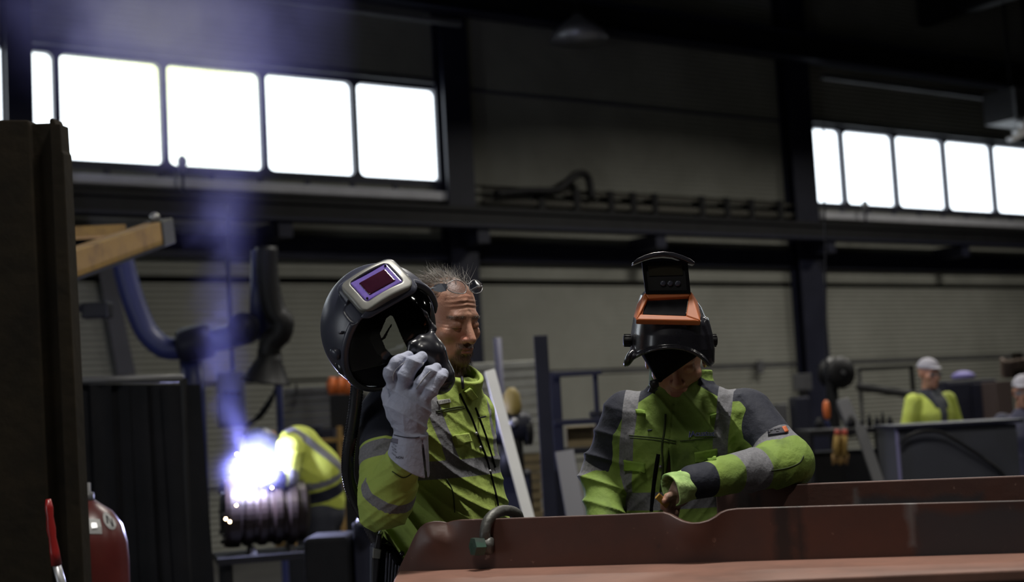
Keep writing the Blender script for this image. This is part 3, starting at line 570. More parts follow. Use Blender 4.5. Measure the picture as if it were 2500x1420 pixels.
def sdf_mesh(f, lo, hi, h, name, parent=None, mats=None, attrs=None):
    lo = np.asarray(lo, float); hi = np.asarray(hi, float); nb = np.ceil((hi-lo)/(4*h)).astype(int)+1; n = nb*4
    g = [lo[i]+(np.arange(nb[i])*4+1.5)*h for i in range(3)]
    C = np.stack(np.meshgrid(*g, indexing='ij'), -1).reshape(-1, 3); cv = f(C).reshape(nb)
    val = np.repeat(np.repeat(np.repeat(cv, 4, 0), 4, 1), 4, 2); m = np.abs(val) < 7.5*h
    idx = np.argwhere(m); pts = lo+idx*h; out = np.empty(len(pts))
    for i in range(0, len(pts), 400000): out[i:i+400000] = f(pts[i:i+400000])
    val[m] = out; ins = val < 0
    cnt = np.zeros(n-1, np.int8)
    for dx in (0, 1):
        for dy in (0, 1):
            for dz in (0, 1): cnt += ins[dx:n[0]-1+dx, dy:n[1]-1+dy, dz:n[2]-1+dz]
    act = (cnt > 0) & (cnt < 8); ci = np.argwhere(act); cid = np.full(n-1, -1, np.int64); cid[act] = np.arange(len(ci))
    off = np.array([[i, j, k] for i in (0, 1) for j in (0, 1) for k in (0, 1)]); cvv = np.stack([val[tuple((ci+o).T)] for o in off], 1)
    acc = np.zeros((len(ci), 3)); num = np.zeros(len(ci))
    for a in range(8):
        for b in range(a+1, 8):
            if np.abs(off[a]-off[b]).sum() != 1: continue
            va, vb = cvv[:, a], cvv[:, b]; x = (va < 0) != (vb < 0); t = np.where(x, va/np.where(x, va-vb, 1), 0)
            acc[x] += (off[a]+t[:, None]*(off[b]-off[a]))[x]; num[x] += 1
    verts = lo+(ci+acc/num[:, None])*h; quads = []
    for ax in range(3):
        u, v = (ax+1) % 3, (ax+2) % 3; s0 = [slice(None)]*3; s1 = [slice(None)]*3; s0[ax] = slice(0, n[ax]-1); s1[ax] = slice(1, n[ax])
        a0 = ins[tuple(s0)]; e = np.argwhere(a0 != ins[tuple(s1)]); e = e[(e[:, u] > 0) & (e[:, v] > 0) & (e[:, u] < n[u]-1) & (e[:, v] < n[v]-1)]
        if len(e) == 0: continue
        du = np.zeros(3, int); dv = np.zeros(3, int); du[u] = 1; dv[v] = 1
        q = np.stack([cid[tuple((e-du-dv).T)], cid[tuple((e-dv).T)], cid[tuple(e.T)], cid[tuple((e-du).T)]], 1); fl = a0[tuple(e.T)]
        q[~fl] = q[~fl][:, ::-1]; quads.append(q)
    quads = np.concatenate(quads); quads = quads[(quads >= 0).all(1)]
    me = bpy.data.meshes.new(name); me.vertices.add(len(verts)); me.vertices.foreach_set('co', verts.astype(np.float32).ravel())
    me.loops.add(len(quads)*4); me.loops.foreach_set('vertex_index', quads.astype(np.int32).ravel())
    me.polygons.add(len(quads)); me.polygons.foreach_set('loop_start', np.arange(0, len(quads)*4, 4, dtype=np.int32)); me.polygons.foreach_set('loop_total', np.full(len(quads), 4, np.int32))
    me.update(calc_edges=True); me.validate()
    if attrs:
        for k, v in attrs(verts).items():
            at = me.attributes.new(k, 'FLOAT', 'POINT'); at.data.foreach_set('value', np.asarray(v, np.float32))
    for m_ in (mats or []): me.materials.append(m_)
    return link(name, me, None, parent, True)
def trace(f, px, Z0=2.6, Z1=4.6, step=.8):
    """where the camera rays through pixels px meet the surface f"""
    px = np.asarray(px, float); d = np.array([ray(x, y) for x, y in px]); t = np.full(len(px), Z0)
    for _ in range(90): t = np.minimum(t+np.clip(f(CAM+d*t[:, None]), -.02, .15)*step, Z1)
    q = CAM+d*t[:, None]; e = .004; n = np.stack([f(q+np.eye(3)[i]*e)-f(q-np.eye(3)[i]*e) for i in range(3)], 1); n /= np.linalg.norm(n, axis=1)[:, None]+1e-9
    return q, n
def patch(f, corners, name, m, parent, nx=10, ny=8, lift=.003, thick=.003, round_=0.0):
    """thin cloth piece sewn onto surface f; corners: 4 pixels clockwise from upper left"""
    c = [np.array(q, float) for q in corners]; px = []
    for j in range(ny+1):
        for i in range(nx+1):
            u, v = i/nx, j/ny; px.append((c[0]*(1-u)+c[1]*u)*(1-v)+(c[3]*(1-u)+c[2]*u)*v)
    q, n = trace(f, px); k = len(q); vs = list(q+n*lift)+list(q-n*thick); fs = []; w = nx+1
    for j in range(ny):
        for i in range(nx): a = j*w+i; fs += [(a, a+1, a+w+1, a+w), (k+a, k+a+w, k+a+w+1, k+a+1)]
    rim = [i for i in range(nx)]+[j*w+nx for j in range(ny)]+[ny*w+i for i in range(nx, 0, -1)]+[j*w for j in range(ny, 0, -1)]
    for a, b in zip(rim, rim[1:]+rim[:1]): fs.append((a, k+a, k+b, b))
    return MB().add(vs, fs).build(name, m, parent, True)
def seam(f, pts, name, m, parent, r=.0022, lift=.001, n=6):
    px = catmull([np.array([x, y, 0.0]) for x, y in pts], n); q, nn = trace(f, [(a[0], a[1]) for a in px]); return MB().tube(list(q+nn*lift), r, 6).build(name, m, parent, True)
def text_on(f, s, centre, height, angle, name, m, parent, lift=.004, offset=0.0, shear=0.0):
    """lettering laid on surface f; height of capitals in pixels"""
    cu = bpy.data.curves.new(name, 'FONT'); cu.body = s; cu.align_x = 'CENTER'; cu.align_y = 'CENTER'; cu.resolution_u = 3; cu.offset = offset; cu.shear = shear
    ob = bpy.data.objects.new(name, cu); COL.objects.link(ob); bpy.context.view_layer.update(); me = bpy.data.meshes.new_from_object(ob.evaluated_get(bpy.context.evaluated_depsgraph_get())); bpy.data.objects.remove(ob); bpy.data.curves.remove(cu)
    co = np.empty(len(me.vertices)*3); me.vertices.foreach_get('co', co); co = co.reshape(-1, 3)*height/.7; ca, sa = math.cos(angle), math.sin(angle)
    px = np.stack([centre[0]+co[:, 0]*ca-co[:, 1]*sa, centre[1]-(co[:, 0]*sa+co[:, 1]*ca)], 1)
    q, n = trace(f, px); me.vertices.foreach_set('co', (q+n*lift).astype(np.float32).ravel()); me.update(); return link(name, me, m, parent)
# ---- materials for people
def mat_jacket(name, base=(.345, .44, .095), base2=(.265, .355, .065), navy=(.011, .013, .026), grey=(.135, .135, .15), dirt=(.05, .09, .02), dirt_amt=.35, bump=.5):
    m = bpy.data.materials.new(name); m.use_nodes = True; nt = m.node_tree; N = nt.nodes; L = nt.links; b = N['Principled BSDF']; b.inputs['Roughness'].default_value = .8
    tc = N.new('ShaderNodeTexCoord')
    def noise(sc, det=5):
        n = N.new('ShaderNodeTexNoise'); n.inputs['Scale'].default_value = sc; n.inputs['Detail'].default_value = det; L.new(tc.outputs['Object'], n.inputs['Vector']); return n.outputs[0]
    def rng_(src, a, c, lo=0.0, hi=1.0):
        r = N.new('ShaderNodeMapRange'); r.inputs['From Min'].default_value = a; r.inputs['From Max'].default_value = c; r.inputs['To Min'].default_value = lo; r.inputs['To Max'].default_value = hi; L.new(src, r.inputs[0]); return r.outputs[0]
    def mix(fac, A, B):
        x = N.new('ShaderNodeMix'); x.data_type = 'RGBA'; L.new(fac, x.inputs[0])
        for s_, c in ((6, A), (7, B)):
            if isinstance(c, tuple): x.inputs[s_].default_value = (*c, 1)
            else: L.new(c, x.inputs[s_])
        return x.outputs[2]
    def attr(k): a = N.new('ShaderNodeAttribute'); a.attribute_name = k; return a.outputs['Fac']
    c = mix(rng_(noise(5), .35, .65), base, base2); c = mix(rng_(noise(14, 8), .55, .78, 0, dirt_amt), c, dirt)
    c = mix(rng_(attr('navy'), -.0008, .0008), c, navy); g2 = mix(rng_(noise(160, 2), .4, .6), grey, tuple(v*1.25 for v in grey)); c = mix(rng_(attr('grey'), -.0008, .0008), c, g2)
    L.new(c, b.inputs['Base Color'])
    bp = N.new('ShaderNodeBump'); bp.inputs['Strength'].default_value = bump; bp.inputs['Distance'].default_value = .011; L.new(noise(26, 5), bp.inputs['Height'])
    bp2 = N.new('ShaderNodeBump'); bp2.inputs['Strength'].default_value = .12; bp2.inputs['Distance'].default_value = .001; L.new(noise(600, 2), bp2.inputs['Height']); L.new(bp.outputs[0], bp2.inputs['Normal']); L.new(bp2.outputs[0], b.inputs['Normal'])
    return m
def mat_skin(name, col=(.46, .25, .17), col2=(.37, .16, .105), hair=(.05, .028, .016)):
    m = mat(name, col, .48, 0, col2, 18, 6, (.35, .7), bump=.12, bscale=220); nt = m.node_tree; N = nt.nodes; L = nt.links; b = N['Principled BSDF']
    src = b.inputs['Base Color'].links[0].from_socket
    for k, c in (('beard', hair), ('lip', (.26, .085, .07)), ('blush', (.36, .11, .075))):
        a = N.new('ShaderNodeAttribute'); a.attribute_name = k; x = N.new('ShaderNodeMix'); x.data_type = 'RGBA'; L.new(a.outputs['Fac'], x.inputs[0]); L.new(src, x.inputs[6]); x.inputs[7].default_value = (*c, 1); src = x.outputs[2]
    L.new(src, b.inputs['Base Color']); b.inputs['Subsurface Weight'].default_value = .08; b.inputs['Subsurface Radius'].default_value = (.01, .004, .002); return m
M_['jacket1'] = mat_jacket('hi_vis_jacket_cloth'); M_['jacket2'] = mat_jacket('stained_hi_vis_jacket_cloth', (.215, .315, .055), (.135, .21, .04), dirt=(.025, .045, .015), dirt_amt=.75)
M_['jacketbg'] = mat_jacket('bright_hi_vis_cloth', (.52, .58, .09), (.44, .50, .07), dirt_amt=.2)
M_['skin'] = mat_skin('weathered_skin'); M_['skin2'] = mat_skin('grey_beard_skin', hair=(.13, .10, .085)); M_['trousers'] = mat('navy_work_trousers', (.012, .014, .024), .85, 0, (.018, .02, .03), 6, bump=.2)  # second skin has the same tones with a greyer beard
M_['cloth'] = mat('hi_vis_trim_cloth', (.345, .44, .095), .8, 0, (.265, .355, .065), 12, bump=.25, bscale=60); M_['cloth2'] = mat('stained_trim_cloth', (.22, .36, .04), .8, 0, (.13, .22, .03), 14, bump=.25, bscale=60)
M_['navy'] = mat('navy_cloth', (.011, .013, .026), .85, 0, (.016, .018, .032), 9, bump=.25, bscale=70); M_['thread'] = mat('dark_stitching', (.03, .045, .012), .8)
M_['glove'] = mat('pale_grey_leather', (.37, .39, .50), .8, 0, (.29, .31, .41), 11, 7, bump=.55, bscale=48); M_['glovepalm'] = mat('palm_leather', (.46, .45, .46), .6, 0, (.36, .35, .36), 12, bump=.3, bscale=90)
M_['ink'] = mat('black_ink', (.015, .015, .03), .7); M_['gloss'] = mat('glossy_black_plastic', (.014, .014, .019), .22, 0, (.018, .018, .024), 8, rough2=.32, coat=.3); M_['satin'] = mat('satin_dark_blue_plastic', (.034, .037, .056), .30, 0, (.042, .045, .066), 6, rough2=.4)
M_['matte'] = mat('matte_black_cloth', (.004, .004, .005), .95, spec=.1); M_['silver'] = mat('silver_paint', (.20, .20, .19), .36, .35, (.14, .14, .13), 14, rough2=.5)
# ---- one head model: x his right, y forward, z up, origin between the ears at eye height
def head_local(q):
    x = np.abs(q[:, 0]); s = np.stack([x, q[:, 1], q[:, 2]], 1)
    d = s_ell(q, (0, -.014, .042), (.077, .099, .084)); d = smin(d, s_ell(q, (0, .028, -.03), (.062, .066, .084)), .03)
    d = smin(d, s_ell(q, (0, .040, -.083), (.046, .046, .034)), .025); d = smin(d, s_ell(q, (0, .079, -.100), (.02, .017, .017)), .02)
    d = smin(d, s_ell(s, (.045, .058, -.024), (.022, .024, .02)), .018); d = smin(d, s_cone(s, (0, .083, .026), (.034, .078, .024), .0135, .011), .014)
    d = smax(d, -s_ell(s, (.031, .106, .002), (.019, .020, .0135)), .010)
    d = smin(d, s_ell(s, (.0315, .0765, .001), (.0165, .0165, .0135)), .004)
    d = smin(d, s_cone(q, (0, .090, .010), (0, .113, -.034), .0085, .0125), .010); d = smin(d, s_ell(s, (.0125, .100, -.037), (.0095, .0115, .0085)), .006)
    d = smax(d, -s_ell(s, (.0075, .108, -.0465), (.0042, .006, .004)), .003)
    d = smin(d, s_ell(q, (0, .088, -.062), (.026, .014, .014)), .012); d = smin(d, s_ell(q, (0, .0955, -.0615), (.0215, .008, .0052)), .004); d = smin(d, s_ell(q, (0, .0945, -.0725), (.019, .008, .0058)), .004)
    d = smax(d, -s_ell(q, (0, .106, -.0667), (.023, .007, .0011)), .002)
    ear = smax(s_ell(s, (.079, -.008, -.004), (.008, .021, .032)), -s_ell(s, (.088, -.004, .0), (.006, .013, .021)), .004); d = smin(d, ear, .006)
    return d
def head_frame(yaw, pitch, roll=0.0):
    f = np.array([math.sin(yaw)*math.cos(pitch), -math.cos(yaw)*math.cos(pitch), math.sin(pitch)]); r = unit(np.cross(f, (0, 0, 1))); u = np.cross(r, f)
    return np.array([r*math.cos(roll)+u*math.sin(roll), f, -r*math.sin(roll)+u*math.cos(roll)])
def strands(roots, dirs, length, r0, bend, name, m, parent, seg=3):
    """hair: thin tapered three-sided strands in one mesh"""
    vs = []; fs = []
    for i in range(len(roots)):
        p = np.array(roots[i]); d = unit(dirs[i]); L = length[i]/seg; a = unit(np.cross(d, rng.normal(size=3))); b = np.cross(d, a); k = len(vs)
        for s in range(seg+1):
            r = r0*(1-.85*s/seg)
            for an in (0, 2.094, 4.189): vs.append(p+(a*math.cos(an)+b*math.sin(an))*r)
            d = unit(d+bend[i]); p = p+d*L
        for s in range(seg):
            for j in range(3): l = (j+1) % 3; fs.append((k+s*3+j, k+s*3+l, k+s*3+3+l, k+s*3+3+j))
    o = link(name, raw(vs, fs, name), m, parent, True); o['kind'] = 'stuff'; return o
def surf_points(f, c, n, dirf):
    """random surface points of f seen from c along directions from dirf"""
    d = np.array([unit(dirf()) for _ in range(n)]); t = np.full(n, .3)
    for _ in range(50): t = t-np.clip(f(c+d*t[:, None]), -.05, .05)*.8
    q = c+d*t[:, None]; e = .002; nn = np.stack([f(q+np.eye(3)[i]*e)-f(q-np.eye(3)[i]*e) for i in range(3)], 1); nn /= np.linalg.norm(nn, axis=1)[:, None]+1e-9; return q, nn
class Loft:
    """torso: rows of (pixel x, pixel y, depth, half width, half depth), front direction fr"""
    def __init__(s, rows, fr, n=2.4):
        s.fr = np.asarray(fr); s.rt = np.cross(s.fr, (0, 0, 1)); pts = np.array([P(r[0], r[1], r[2]) for r in rows]); o = np.argsort(pts[:, 2]); s.z = pts[o, 2]; s.cx = pts[o, 0]; s.cy = pts[o, 1]
        s.w = np.array([rows[i][3] for i in o]); s.d = np.array([rows[i][4] for i in o]); s.n = n
    def local(s, p):
        z = np.clip(p[:, 2], s.z[0], s.z[-1]); dx = p[:, 0]-np.interp(z, s.z, s.cx); dy = p[:, 1]-np.interp(z, s.z, s.cy)
        return dx*s.rt[0]+dy*s.rt[1], dx*s.fr[0]+dy*s.fr[1], np.interp(z, s.z, s.w), np.interp(z, s.z, s.d)
    def __call__(s, p, grow=0.0):
        a, g, w, d = s.local(p); w = w+grow; d = d+grow; q = (np.abs(a/w)**s.n+np.abs(g/d)**s.n)**(1/s.n)
        return smax((q-1)*np.minimum(w, d)*.9, smax(p[:, 2]-s.z[-1], s.z[0]-p[:, 2], .01), .02)
def ring_collar(p, a, b, ra, rb, th, fr, gap):
    ax = unit(b-a); h = np.linalg.norm(b-a); q = p-a; t = q@ax; rr = q-t[:, None]*ax; r = np.linalg.norm(rr, axis=1); R_ = ra+(rb-ra)*np.clip(t/h, 0, 1)
    d = smax(np.abs(r-R_)-th, np.abs(t-h/2)-h/2, .004); fx = rr@fr/(r+1e-6); return smax(d, (fx-math.cos(gap))*.05, .004)
# ================================================================== red-primed steel workpiece in front
def hit_z(x, y, z): d = ray(x, y); t = (z-CAM[2])/d[2]; return CAM+d*t
def hit_plane(x, y, o, n): d = ray(x, y); t = ((o-CAM)@n)/(d@n); return CAM+d*t
def mat_primer():
    m = mat('red_primer_steel', (.085, .034, .024), .42, 0, (.052, .024, .019), 3, 8, (.35, .68), bump=.12, bscale=30, rough2=.6); nt = m.node_tree; N = nt.nodes; L = nt.links; b = N['Principled BSDF']; src = b.inputs['Base Color'].links[0].from_socket
    tc = N.new('ShaderNodeTexCoord')
    # bare dark patch and runs of black paint with their own outlines
    for sc, lo, hi, col in ((1.7, .60, .68, (.022, .018, .018)), (9, .66, .74, (.02, .016, .015)), (38, .68, .76, (.26, .17, .13))):
        n = N.new('ShaderNodeTexNoise'); n.inputs['Scale'].default_value = sc; n.inputs['Detail'].default_value = 6; L.new(tc.outputs['Object'], n.inputs['Vector'])
        r = N.new('ShaderNodeMapRange'); r.inputs['From Min'].default_value = lo; r.inputs['From Max'].default_value = hi; r.inputs['To Max'].default_value = .7; L.new(n.outputs[0], r.inputs[0])
        x = N.new('ShaderNodeMix'); x.data_type = 'RGBA'; L.new(r.outputs[0], x.inputs[0]); L.new(src, x.inputs[6]); x.inputs[7].default_value = (*col, 1); src = x.outputs[2]
    sx = N.new('ShaderNodeSeparateXYZ'); L.new(tc.outputs['Object'], sx.inputs[0]); nz = N.new('ShaderNodeTexNoise'); nz.inputs['Scale'].default_value = 14; nz.inputs['Detail'].default_value = 6; L.new(tc.outputs['Object'], nz.inputs['Vector'])
    def mm(op, a, b_):
        x = N.new('ShaderNodeMath'); x.operation = op
        for i, v in enumerate((a, b_)):
            if isinstance(v, (int, float)): x.inputs[i].default_value = v
            else: L.new(v, x.inputs[i])
        return x.outputs[0]
    for px, hw_, zc_, hz_, col in ((2400, .150, -.07, .055, (.030, .031, .036)), (1912, .020, -.05, .07, (.014, .012, .012)), (1952, .009, -.05, .07, (.014, .012, .012)), (2225, .006, -.04, .05, (.16, .15, .15))):
        c = hit_plane(px, 1300, P(1050, 1275, 3.46), BNP); dx = mm('SUBTRACT', mm('ABSOLUTE', mm('SUBTRACT', sx.outputs[0], float(c[0])), 0.0), hw_); dz = mm('SUBTRACT', mm('ABSOLUTE', mm('SUBTRACT', sx.outputs[2], float(P(1050, 1275, 3.46)[2]+zc_)), 0.0), hz_)
        d_ = mm('ADD', mm('MAXIMUM', dx, dz), mm('MULTIPLY', mm('SUBTRACT', nz.outputs[0], .5), .05)); r = N.new('ShaderNodeMapRange'); r.inputs['From Min'].default_value = .008; r.inputs['From Max'].default_value = -.012; r.inputs['To Max'].default_value = .85; L.new(d_, r.inputs[0])
        x = N.new('ShaderNodeMix'); x.data_type = 'RGBA'; L.new(r.outputs[0], x.inputs[0]); L.new(src, x.inputs[6]); x.inputs[7].default_value = (*col, 1); src = x.outputs[2]
    L.new(src, b.inputs['Base Color']); return m
BNP = unit(np.cross(unit(hit_z(2500, 1221, P(1050, 1275, 3.46)[2])-P(1050, 1275, 3.46)), (0, 0, 1)))
M_['primer'] = mat_primer()
A0 = P(1050, 1275, 3.46); A1 = hit_z(2500, 1221, A0[2]); BD = unit(A1-A0); BN = unit(np.cross(BD, (0, 0, 1)))   # BN points to the camera
if BN[1] > 0: BN = -BN
work = empty('steel_workpiece', np.array([A0[0]+.6, A0[1], A0[2]-.2]), 'red-primed heavy steel girder with a torn upper edge', 'girder')
tops = [(962, 1425), (972, 1395), (985, 1368), (1000, 1338), (1014, 1308), (1026, 1288), (1040, 1277), (1056, 1273), (1072, 1274), (1090, 1277), (1103, 1272), (1120, 1268), (1300, 1262), (1500, 1255), (1622, 1249), (1640, 1254), (1655, 1262), (1672, 1269), (1692, 1273), (1712, 1272), (1732, 1267), (1748, 1258), (1760, 1249), (1775, 1243), (1800, 1240), (2100, 1231), (2500, 1221), (2640, 1217)]
tx = np.array([t[0] for t in tops], float); ty = np.array([t[1] for t in tops], float)
xs = np.unique(np.concatenate([np.arange(962, 1130, 6), np.arange(1130, 1610, 20), np.arange(1610, 1800, 6), np.arange(1800, 2660, 40)])); nl = 14; vs = []; fs = []
zled = hit_plane(1000, 1392, A0, BN)[2]
for x in xs:
    t = hit_plane(x, np.interp(x, tx, ty), A0, BN); zt = t[2]; zb = min(zled, zt-.004)
    for j in range(nl+1):
        v = (j/nl)**1.5; z = zt+(zb-.03-zt)*v; d_ = (zt-z)
        o = .030*math.exp(-((x-1700)/62)**2)*math.exp(-(d_/.045)**2)-.018*math.exp(-((x-1085)/30)**2)*math.exp(-((d_-.0)/.03)**2)+.016*math.exp(-((x-1062)/30)**2-((y_ := d_-.04)/.03)**2)
        vs.append(np.array([t[0], t[1], z])+BN*o)
w = nl+1
for i in range(len(xs)-1):
    for j in range(nl): fs.append((i*w+j, i*w+j+1, (i+1)*w+j+1, (i+1)*w+j))
o = MB().add(vs, fs).build('front_plate', M_['primer'], work, True); sm = o.modifiers.new('thick', 'SOLIDIFY'); sm.thickness = .014; sm.offset = 0
# flange the plate stands on: runs out towards the camera
la = hit_z(968, 1392, zled); lb = la+BD*2.2
poly = [la-BN*.03+BD*.0, lb-BN*.03, lb+BN*.22, hit_z(952, 1452, zled), hit_z(962, 1412, zled)]
MB().prism(poly, (0, 0, -.022)).build('base_flange', mat('lit_primer_steel', (.22, .105, .075), .6, 0, (.15, .075, .055), 5, 8, (.35, .65), bump=.15, bscale=40), work, bevel=.004)  # paler copy of the primer: overhead light put into the ledge's colour
MB().prism([la-BN*.01+BD*.1-np.array([0, 0, .022]), lb-BN*.01-np.array([0, 0, .022]), lb+BN*.01-np.array([0, 0, .022]), la+BN*.01+BD*.1-np.array([0, 0, .022])], (0, 0, -.22)).build('lower_web', M_['primer'], work)
B0 = P(1930, 1181, 3.78); B1 = hit_z(2500, 1160, B0[2]); bd = unit(B1-B0); bs = B0-bd*.20; be = B1+bd*.2; bn = unit(np.cross(bd, (0, 0, 1))); bn = bn if bn[1] < 0 else -bn
MB().prism([bs-bn*.012, be-bn*.012, be+bn*.012, bs+bn*.012], (0, 0, -.32)).build('back_plate', M_['primer'], work, bevel=.003)
c1 = P(1820, 1300, 3.62); MB().box(np.array([c1[0], c1[1]+.02, A0[2]-.14]), (.008, .15, .09), yaw_ax(0)).build('stiffener', M_['primer'], work)
for k, s_ in enumerate((.25, 1.15)):
    lb_ = 'dark steel trestle under the left end of the red girder' if k == 0 else 'dark steel trestle under the right end of the red girder'
    c = la+BD*s_; tr = empty('trestle', floor_under(c), lb_, 'trestle', 'trestles under the girder')
    zt_ = zled-.245
    MB().box(np.array([c[0], c[1]+.05, zt_-.03]), (.04, .25, .03), yaw_ax(0)).build('top_bar', M_['steel_black'], tr)
    for sy in (-1, 1): MB().tube([np.array([c[0], c[1]+.05+sy*.15, zt_-.05]), np.array([c[0], c[1]+.05+sy*.28, 0])], .025, 8).build('leg', M_['steel_black'], tr)
# shackle over the top edge
sh = empty('bow_shackle', P(1185, 1340, 3.42), 'grey bow shackle with a green bolt hooked over the girder edge', 'shackle')
M_['galv'] = mat('dull_galvanised_steel', (.10, .10, .095), .5, .5, (.07, .07, .066), 20, bump=.3, bscale=60)
pl = hit_plane(1190, 1330, A0, BN)
bow = catmull([P(1186, 1322, 3.40), P(1184, 1300, 3.40), P(1190, 1274, 3.41), P(1206, 1255, 3.43), P(1228, 1246, 3.46), P(1250, 1248, 3.49), P(1264, 1258, 3.51), P(1268, 1285, 3.52), P(1262, 1320, 3.52)], 7)
MB().tube(bow, [.0135]*len(bow), 14).build('bow', M_['galv'], sh, True)
MB().lathe([(.019, -.016), (.021, -.01), (.021, .01), (.019, .016)], P(1187, 1331, 3.40), unit(RT-.25*FW), 18).build('eye', M_['galv'], sh, True)
pa = unit(RT*.9+FW*.45-UP*.05)
MB().lathe([(.010, 0), (.0225, .002), (.0235, .012), (.0225, .028)], P(1152, 1334, 3.38), pa, 6).build('bolt_head', mat('green_paint', (.012, .06, .038), .45, 0, (.02, .035, .028), 30), sh)
MB().tube([P(1165, 1333, 3.39), P(1210, 1331, 3.45)], .011, 12).build('pin', M_['galv'], sh, True)
MB().lathe([(.013, 0), (.013, .01)], P(1206, 1330, 3.45), pa, 6).build('nut', M_['galv'], sh)
# ================================================================== welding arc, sparks and fume
ARC = P(622, 1150, 8.62)
r = empty('welding_arc', ARC, 'blinding white-blue welding arc on the ribbed pipe', 'arc')
me_arc = mat('arc_plasma', (1, 1, 1), .5, emit=((.80, .85, 1.0), 160))
bm = bmesh.new(); bmesh.ops.create_icosphere(bm, subdivisions=2, radius=.022, matrix=Matrix.Translation(V(ARC))); me = bpy.data.meshes.new('plasma'); bm.to_mesh(me); bm.free(); link('plasma', me, me_arc, r, True)
l = bpy.data.lights.new('arc_light', 'POINT'); l.energy = 190; l.color = (.52, .54, 1.0); l.shadow_soft_size = .05; lo_ = bpy.data.objects.new('arc_light', l); COL.objects.link(lo_); lo_.location = V(ARC+np.array([0, -.06, .05]))
sp_m = mat('glowing_spark', (1, .6, .3), .5, emit=((1.0, .72, .42), 26)); me_sp = None
for x, y, lb in ((578, 1108, 'highest glowing spark left of the arc'), (572, 1137, 'upper of two close sparks left of the arc'), (567, 1150, 'lower of two close sparks left of the arc'), (577, 1233, 'single spark in front of the ribbed pipe face'), (551, 1266, 'left one of the lowest pair of sparks'), (561, 1273, 'right one of the lowest pair of sparks'), (664, 1190, 'spark on top of the ribbed pipe right of the arc')):
    if me_sp is None: bm = bmesh.new(); bmesh.ops.create_icosphere(bm, subdivisions=2, radius=.006); me_sp = bpy.data.meshes.new('spark'); bm.to_mesh(me_sp); bm.free()
    o = link('spark', me_sp, sp_m, None, True); o.location = V(P(x, y, 8.4)); tag(o, lb, 'spark', 'flying weld sparks')
def mat_smoke():
    m = bpy.data.materials.new('weld_fume'); m.use_nodes = True; nt = m.node_tree; N = nt.nodes; L = nt.links; N.clear(); out = N.new('ShaderNodeOutputMaterial'); sc = N.new('ShaderNodeVolumeScatter'); sc.inputs['Color'].default_value = (.42, .42, 1.0, 1); sc.inputs['Anisotropy'].default_value = 0.0
    tc = N.new('ShaderNodeTexCoord'); sx = N.new('ShaderNodeSeparateXYZ'); L.new(tc.outputs['Object'], sx.inputs[0])
    def ramp(stops, src, zmin=0.0, zmax=3.4):
        mr = N.new('ShaderNodeMapRange'); mr.inputs['From Min'].default_value = zmin; mr.inputs['From Max'].default_value = zmax; L.new(src, mr.inputs[0]); r = N.new('ShaderNodeValToRGB'); e = r.color_ramp.elements
        while len(e) < len(stops): e.new(.5)
        for i, (p_, v) in enumerate(stops): e[i].position = (p_-zmin)/(zmax-zmin); e[i].color = (v, v, v, 1)
        L.new(mr.outputs[0], r.inputs[0]); return r.outputs[0]
    def mth(op, a, b=None):
        x = N.new('ShaderNodeMath'); x.operation = op
        for i, v in enumerate((a, b)):
            if v is None: continue
            if isinstance(v, (int, float)): x.inputs[i].default_value = v
            else: L.new(v, x.inputs[i])
        return x.outputs[0]
    X, Y, Z = sx.outputs; ns = N.new('ShaderNodeTexNoise'); ns.inputs['Scale'].default_value = 2.2; ns.inputs['Detail'].default_value = 4; ns.inputs['Distortion'].default_value = .6; L.new(tc.outputs['Object'], ns.inputs['Vector'])
    # centre line (shifted by 1 to stay positive), radius and density along the height above the arc
    cx = mth('SUBTRACT', ramp([(0, 1.0), (.2, .90), (.4, .84), (1.5, .86), (1.9, .84), (2.4, .66), (3.2, .45)], Z), 1.0); rad = ramp([(0, .06), (.25, .055), (.6, .07), (1.2, .10), (1.8, .17), (2.3, .45), (3.2, .75)], Z)
    den = ramp([(0, .25), (.15, .30), (.5, .17), (1.2, .26), (1.7, .36), (2.2, .50), (2.9, .46), (3.3, 0)], Z)
    wob = mth('MULTIPLY', mth('SUBTRACT', ns.outputs[0], .5), .35); dx = mth('ADD', mth('SUBTRACT', X, cx), wob); r2 = mth('ADD', mth('MULTIPLY', dx, dx), mth('MULTIPLY', Y, Y)); q = mth('DIVIDE', r2, mth('MULTIPLY', rad, rad)); g = mth('EXPONENT', mth('MULTIPLY', q, -1.0))
    nz = N.new('ShaderNodeMapRange'); nz.inputs['From Min'].default_value = .38; nz.inputs['From Max'].default_value = .66; L.new(ns.outputs[0], nz.inputs[0]); d = mth('MULTIPLY', mth('MULTIPLY', g, den), mth('ADD', mth('MULTIPLY', nz.outputs[0], .85), .15)); d = mth('MULTIPLY', d, SMOKE_D)
    up = mth('GREATER_THAN', Z, -.02); d = mth('MULTIPLY', d, up)
    # dense fume ball added to stand for the arc's glare
    bx = mth('DIVIDE', X, .11); bz = mth('DIVIDE', mth('SUBTRACT', Z, .0), .075); by = mth('DIVIDE', Y, .10); ball = mth('EXPONENT', mth('MULTIPLY', mth('ADD', mth('ADD', mth('MULTIPLY', bx, bx), mth('MULTIPLY', bz, bz)), mth('MULTIPLY', by, by)), -1.0)); d = mth('ADD', d, mth('MULTIPLY', ball, BALL_D))
    L.new(d, sc.inputs['Density']); L.new(sc.outputs[0], out.inputs['Volume']); return m
SMOKE_D = 5.5; BALL_D = 5.0
smo = MB().box(np.array([-.35, 0, 1.55]), (1.05, .75, 1.75)).build('weld_fume', mat_smoke()); smo.location = V(ARC); tag(smo, 'violet weld fume rising from the arc past the windows', 'smoke', kind='stuff')
